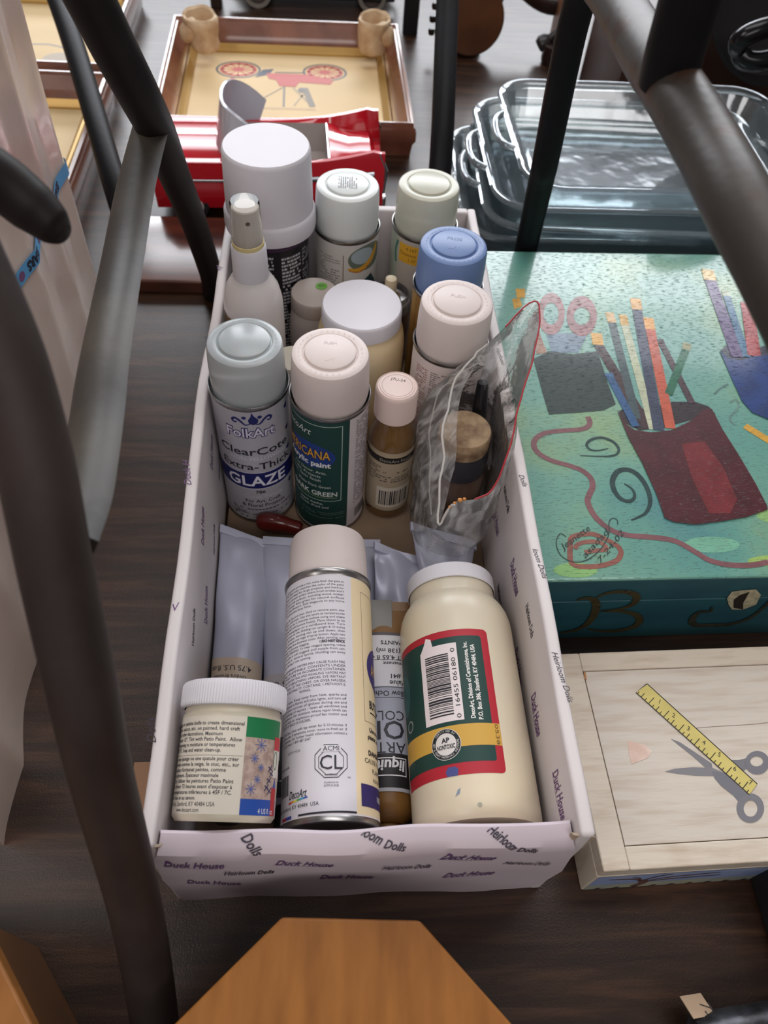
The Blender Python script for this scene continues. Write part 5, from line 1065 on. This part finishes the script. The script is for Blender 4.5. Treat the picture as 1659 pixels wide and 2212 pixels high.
# ------------------------------------------------------------------ pale wrapped package at left
T = thing('wrapped_package', 'tall pale plastic-wrapped package with blue store tape at the left edge', 'package')
bm = bmesh.new(); HP = .40
def pk(y, z):
    t = ((y-.05)/.098) % 1.0
    x = -.262-(y-.13)*.0735+.0065*(1-abs(2*t-1))**1.5-.006
    if y > .675: x -= ((y-.675)/.02)**2*.010
    return x+.003*noise.noise(Vector((y*9, z*7, 3)))
rows = []
NY, NZ = 90, 30
for j in range(NZ+1):
    z = HP*j/NZ; rows.append([bm.verts.new((pk(.04+.655*i/NY, z)+.003*(j/NZ), .04+.655*i/NY, z)) for i in range(NY+1)])
for j in range(NZ):
    for i in range(NY): bm.faces.new((rows[j][i], rows[j][i+1], rows[j+1][i+1], rows[j+1][i]))
bk = [bm.verts.new((-.60, .69, 0)), bm.verts.new((-.60, .06, 0)), bm.verts.new((-.58, .06, HP)), bm.verts.new((-.58, .69, HP))]
bm.faces.new(list(rows[-1])+[bk[3], bk[2]]); bm.faces.new([rows[j][-1] for j in range(NZ+1)][::-1]+[bk[0], bk[3]][0:2]); bm.faces.new([rows[j][0] for j in range(NZ+1)]+[bk[2], bk[1]]); bm.faces.new(bk)
bmesh.ops.recalc_face_normals(bm, faces=bm.faces)
link('wrapping', bm, mat('pale_film', (212, 194, 182), .3, rgb2=(190, 170, 160), vscale=6, sss=.3, bump=.0012, bscale=14, coat=.4), T)
a = Art(); a.rect(100, -.5, 690, 13.5, (84, 150, 196), 0)
for i in range(8):
    y = 640-i*68
    a.text('SEARS', y, 10.3, 8.2, (26, 32, 48), 1, width=34, rot=PI, bold=.05)
    a.ell(y-48, 6.2, 6, 4.2, (110, 70, 110), 1); 
def tapefn(u, v, h):
    y = u/1; z = .178+v-(y-.45)*.135
    return Vector((pk(y, z)+.003*z/HP+.0022+h*3, y, z))
a.build('store_tape', T, tapefn, step=4)

# ------------------------------------------------------------------ metal stand straddling the tray
def bar(T, name, pts, r, m, flat=1.0, k=5, upd=None, seg=24):
    P = smoothpts(pts, k) if k else [Vector(p) for p in pts]
    if isinstance(r, (list, tuple)):
        rr = []; 
        for i in range(len(r)-1): rr += [r[i]+(r[i+1]-r[i])*s/k for s in range(k)]
        rr.append(r[-1])
    else: rr = r
    return link(name, tube(P, rr, seg, flat=flat, upd=upd), m, T)
M_irond = mat('dark_iron_upper', (34, 29, 28), .5, 0, spec=.22, var=.3, vscale=22)
T = thing('metal_stand', 'dark tubular metal stand straddling the tray close to the camera', 'metal stand')
bar(T, 'leg', [(-.137, -.082, .004), (-.1291, -.0758, .0416), (-.1285, -.0300, .138), (-.1266, .0075, .2595), (-.1254, .0232, .3049), (-.1298, .0522, .3484), (-.1332, .0787, .3864), (-.1386, .0989, .4133), (-.1463, .115, .4308), (-.1552, .1304, .4476)], .0140, M_iron)
bar(T, 'leg', [(-.165, .669, .004), (-.1611, .647, .0498), (-.1615, .5955, .1487), (-.1585, .5225, .2448), (-.1513, .4528, .3186), (-.1508, .4201, .3569), (-.1565, .4029, .3935), (-.1613, .3919, .4223), (-.17, .38, .46)], [.0128, .0128, .0132, .0136, .0138, .0140, .0142, .0142, .0142], M_irond)
bar(T, 'cross_bar', [(-.1530, .455, .322), (-.1575, .3913, .3099), (-.1560, .3161, .3043), (-.1469, .2121, .3155), (-.1420, .1658, .319), (-.137, .1257, .3271), (-.133, .095, .336), (-.131, .066, .347)], .0150, mat('olive_iron', (72, 66, 57), .45, 0, spec=.3, rgb2=(50, 46, 43), vscale=12, bump=.0002, bscale=120), flat=.45, upd=(1, 0, .25), seg=8)
bar(T, 'spur', [(-.1375, .1870, .4095), (-.1420, .1893, .4112), (-.1505, .1930, .4180), (-.1620, .1950, .4290), (-.180, .190, .448)], [.0035, .0082, .0110, .0118, .0122], M_irond, k=6)
bar(T, 'leg', [(.2055, .664, .004), (.2020, .6585, .0750), (.1870, .612, .195), (.1817, .5956, .2297), (.1745, .583, .3305), (.1743, .5815, .3683), (.172, .575, .44)], .0128, M_ironb)
bar(T, 'cross_bar', [(.152, .47, .42), (.1479, .4133, .4286), (.1418, .3242, .4369), (.1380, .2602, .4445), (.1409, .2146, .443), (.1419, .1704, .4416), (.1484, .1349, .4346), (.1565, .1038, .4248), (.168, .05, .41)], .0140, M_ironr)
bar(T, 'upright', [(.1355, .2685, .446), (.1335, .2667, .4604), (.1330, .2667, .4700), (.1322, .267, .49), (.131, .268, .52)], .0136, M_ironb)
T = thing('metal_stand', 'second dark metal stand farther back, legs behind the frames and car', 'metal stand')
bar(T, 'leg', [(-.2785, .777, .004), (-.285, .7849, .0473), (-.3116, .8614, .075), (-.3525, .9844, .100), (-.3947, 1.1039, .125), (-.455, 1.2613, .150)], .0150, M_ironb)
bar(T, 'leg', [(.104, .742, .003), (.1085, .7796, .122), (.1189, .9561, .229), (.130, 1.08, .30)], .0140, M_ironb)

# ------------------------------------------------------------------ octagonal wooden pedestals, near
def oak(): return mat('oak_top', (150, 96, 42), .42, spec=.3, rgb2=(124, 76, 30), vscale=16, stretch=(5, 1, 1), detail=8, vpos=(.3, .7), bump=.00012, bscale=90, coat=.15)
def octo(label, cx, cy, rad, rot, z, th=.016, body=.62):
    T = thing('octagonal_pedestal', label, 'wooden pedestal', Matrix.Translation((cx, cy, 0)) @ Matrix.Rotation(rot, 4, 'Z'))
    def ngon(r, z0, z1, bev=0):
        bm = bmesh.new(); lo = [bm.verts.new((r*math.cos(PI/8+PI/4*i), r*math.sin(PI/8+PI/4*i), z0)) for i in range(8)]; hi = [bm.verts.new((v.co.x, v.co.y, z1)) for v in lo]
        bm.faces.new(list(reversed(lo))); bm.faces.new(hi)
        for i in range(8): bm.faces.new((lo[i], lo[(i+1) % 8], hi[(i+1) % 8], hi[i]))
        if bev: bmesh.ops.bevel(bm, geom=bm.edges[:], offset=bev, segments=3, profile=.5, affect='EDGES')
        return bm
    link('top_board', ngon(rad, z-th, z, .0018), [oak()], T, smooth=False)
    link('pedestal_body', ngon(rad*body, .012, z-th), [mat('oak_side', (92, 58, 28), .45, var=.2, vscale=20)], T, smooth=False)
    link('foot_board', ngon(rad*max(.85, body), 0, .012, .001), [mat('oak_side', (92, 58, 28), .45, var=.2, vscale=20)], T, smooth=False)
octo('light brown octagonal wooden pedestal at the bottom centre', -.0163, -.1288, .1027, -.052, .12)
octo('light brown wooden pedestal cut off at the bottom left corner', -.281, -.134, .125, -.119, .12, body=.985)

# ------------------------------------------------------------------ things along the far edge
def old_car(x, y, rz):
    T = thing('toy_vintage_car', 'black vintage toy car with spoked wheels behind the fire-engine frame', 'toy car', Matrix.Translation((x, y, 0)) @ Matrix.Rotation(rz, 4, 'Z'))
    mb = mat('car_black', (16, 16, 20), .2, coat=.5)
    bm = bmesh.new(); box(bm, -.13, .10, -.035, .035, .022, .062, bev=.006); box(bm, -.12, .02, -.034, .034, .060, .125, bev=.010); box(bm, .10, .15, -.028, .028, .022, .070, bev=.006); link('car_body', bm, mb, T)
    bm = bmesh.new(); box(bm, -.155, .155, -.050, -.030, .018, .024, bev=.002); box(bm, -.155, .155, .030, .050, .018, .024, bev=.002); link('running_board', bm, mb, T)
    for sx in (-.10, .112):
        for sy in (-.046, .046):
            M_ = Matrix.Translation((sx, sy, .026)) @ Matrix.Rotation(PI/2, 4, 'X')
            w_ = link('wheel', lathe([(.019, -.005), (.026, -.006), (.0265, 0), (.026, .006), (.019, .005)], 40), mat('grey_tyre', (120, 114, 106), .6), T, mtx=M_)
            link('spoke_disc', lathe([(.0192, -.002), (.006, -.004), (0, -.005)], 24), mat('spoke_brown', (84, 72, 66), .5), w_)
            bm = tube(smoothpts([(sx-.042, sy, .030), (sx-.026, sy, .052), (sx, sy, .062), (sx+.026, sy, .052), (sx+.042, sy, .026)], 4), .009, 10, flat=.4); link('mudguard', bm, mb, T)
    for sy in (-.022, .022):
        link('headlamp', lathe([(0, .0), (.009, .001), (.010, .008), (.006, .014), (0, .016)], 24), M_chr, T, mtx=Matrix.Translation((.148, sy, .058)) @ Matrix.Rotation(-PI/2, 4, 'Y'))
    bm = tube([(.160, -.035, .026), (.163, 0, .026), (.160, .035, .026)], .003, 8); link('bumper', bm, M_chr, T)
old_car(-.060, 1.565, .02)
bm = bmesh.new(); box(bm, .108, .134, 1.425, 1.455, 0, .30, bev=.002)
o = link('black_post', bm, mat('matt_black', (22, 20, 24), .5)); tag(o, 'square black post standing right of the fire-engine frame', 'post')
bm = bmesh.new(); box(bm, -.245, -.225, 1.50, 1.525, 0, .20, bev=.002)
o = link('dark_wooden_post', bm, mat('dark_wood_post', (50, 34, 28), .45)); tag(o, 'thin dark post beyond the left back corner of the fire-engine frame', 'post')
# wooden clock
T = thing('wooden_clock', 'light wooden novelty clock with a round dark disc and knobs', 'clock', Matrix.Translation((.215, 1.365, 0)) @ Matrix.Rotation(.1, 4, 'Z'))
bm = bmesh.new(); box(bm, -.045, .030, .0, .028, 0, .15, bev=.006); link('clock_body', bm, mat('pale_pine', (190, 160, 120), .5, var=.15, vscale=20, stretch=(1, 1, 5)), T)
link('disc', lathe([(0, -.005), (.052, -.005), (.0545, -.003), (.0545, .003), (.052, .005), (0, .005)], 64), mat('walnut_disc', (74, 44, 28), .3, rgb2=(96, 60, 36), vscale=12, coat=.3), T, mtx=Matrix.Translation((.004, -.012, .058)) @ Matrix.Rotation(PI/2-.15, 4, 'X'))
for i, (x, z) in enumerate([(-.064, .035), (-.064, .055), (-.062, .075), (.050, .085)]):
    link('knob', lathe([(0, -.006), (.005, -.005), (.0062, 0), (.005, .005), (0, .006)], 20), mat('knob_black', (30, 22, 20), .3), T, mtx=Matrix.Translation((x, 0, z)))
for i, (x0, z0, x1, z1) in enumerate([(-.01, .10, -.012, .15), (.02, .10, .036, .15), (.036, .09, .058, .125), (.058, .125, .040, .135)]):
    link('pointer', tube([(x0, -.004, z0), (x1, -.004, z1)], .0035, 10), mat('walnut_hand', (70, 44, 30), .4), T)
# chair-like carved dark piece
T = thing('carved_wooden_cradle', 'dark carved wooden piece with knob feet beside the glass dishes', 'carved wood', Matrix.Translation((.37, 1.40, 0)))
mw = mat('dark_carved', (44, 28, 24), .35, var=.2, vscale=20, coat=.2)
link('curved_rail', tube(smoothpts([(-.10, .10, .12), (-.06, .04, .085), (-.01, .0, .07), (.05, -.01, .085), (.09, .02, .12)], 5), .016, 16, flat=.6), mw, T)
link('panel', (lambda b: box(b, .0, .035, -.075, .0, .0, .12, bev=.003))(bmesh.new()), mat('mid_brown_panel', (128, 84, 60), .45, var=.2, vscale=16, stretch=(1, 1, 6)), T)
link('knob_foot', lathe([(0, 0), (.010, .001), (.014, .008), (.012, .018), (.007, .024), (.007, .04), (0, .041)], 32), mat('grey_black_knob', (52, 48, 50), .3), T, mtx=Matrix.Translation((-.028, -.045, .02)) @ Matrix.Rotation(.9, 4, 'Y'))
link('rail_end', lathe([(0, 0), (.018, .001), (.02, .01), (.018, .03), (0, .031)], 32), mw, T, mtx=Matrix.Translation((-.002, -.06, .0)))
# dark chest
T = thing('wooden_chest', 'dark brown wooden chest standing behind the glass dishes', 'chest', Matrix.Translation((.40, 1.06, 0)))
link('chest_body', (lambda b: box(b, 0, .34, 0, .20, 0, .17, bev=.004))(bmesh.new()), mat('chest_brown', (66, 42, 32), .4, var=.25, vscale=12, stretch=(1, 6, 1)), T)
link('chest_lid', (lambda b: box(b, -.006, .346, -.006, .206, .172, .19, bev=.004))(bmesh.new()), mat('chest_brown', (66, 42, 32), .4), T)
# pan with black handle
T = thing('frying_pan', 'black pan leaning at the right edge with its glossy looped handle forward', 'pan', Matrix.Translation((.56, 1.01, .235)) @ Matrix.Rotation(1.25, 4, 'X'))
link('pan_body', lathe([(0, 0), (.085, .001), (.093, .006), (.100, .034), (.102, .035), (.097, .036), (.09, .012), (0, .006)], 72), mat('pan_black', (24, 22, 24), .35, .3), T)
hp_ = [(.455, .848, .232), (.447, .842, .240), (.449, .838, .250), (.470, .842, .258), (.51, .855, .262), (.55, .875, .262)]
T = thing('looped_handle_tool', 'glossy black rubber looped handle poking in at the top right', 'handle')
link('upper_grip', tube(smoothpts(hp_, 5), .0115, 20), mat('gloss_black_rubber', (12, 12, 15), .22, spec=.4), T)
link('lower_grip', tube(smoothpts([(.455, .848, .232), (.462, .842, .224), (.485, .842, .224), (.52, .855, .232), (.55, .872, .240)], 5), .0115, 20), mat('gloss_black_rubber', (14, 14, 18), .12, coat=.6), T)

# ------------------------------------------------------------------ bottom right tool
T = thing('metal_bar', 'dented dark metal bar with a paper tag at the lower right', 'metal bar', Matrix.Translation((.232, -.098, .019)) @ Matrix.Rotation(.10, 4, 'Z'))
bm = tube([(-.022, 0, 0), (-.018, 0, 0), (0, 0, 0), (.05, 0, .0), (.11, 0, .0)], [.010, .0165, .0185, .0185, .0185], 28)
for v in bm.verts: v.co *= 1+.03*noise.noise(v.co*120)
link('bar_body', bm, mat('dirty_steel', (70, 72, 76), .35, .6, rgb2=(30, 28, 30), vscale=60, detail=6, bump=.0005, bscale=70), T)
bm = bmesh.new(); box(bm, -.0085, .0085, -.0075, .0075, 0, .0006)
a = Art(); a.text('73', 2.5, -4, 7.5, (60, 50, 46), 1, align='c', rot=-PI/2*0-1.5, shear=.2); a.build(None, None, flat_top(.0006), step=0, bm=bm, midx=1)
link('price_tag', bm, [mat('tag_paper', (176, 150, 124), .6)]+a.mats, T, smooth=False, mtx=Matrix.Translation((-.012, .0215, .004)) @ Matrix.Rotation(.25, 4, 'Y') @ Matrix.Rotation(-.5, 4, 'X'))
bm = bmesh.new(); box(bm, .289, .36, -.06, .02, 0, .07, bev=.008)
o = link('black_case', bm, mat('matt_black', (22, 20, 24), .5)); tag(o, 'black case at the right edge below the whitewashed box', 'case')
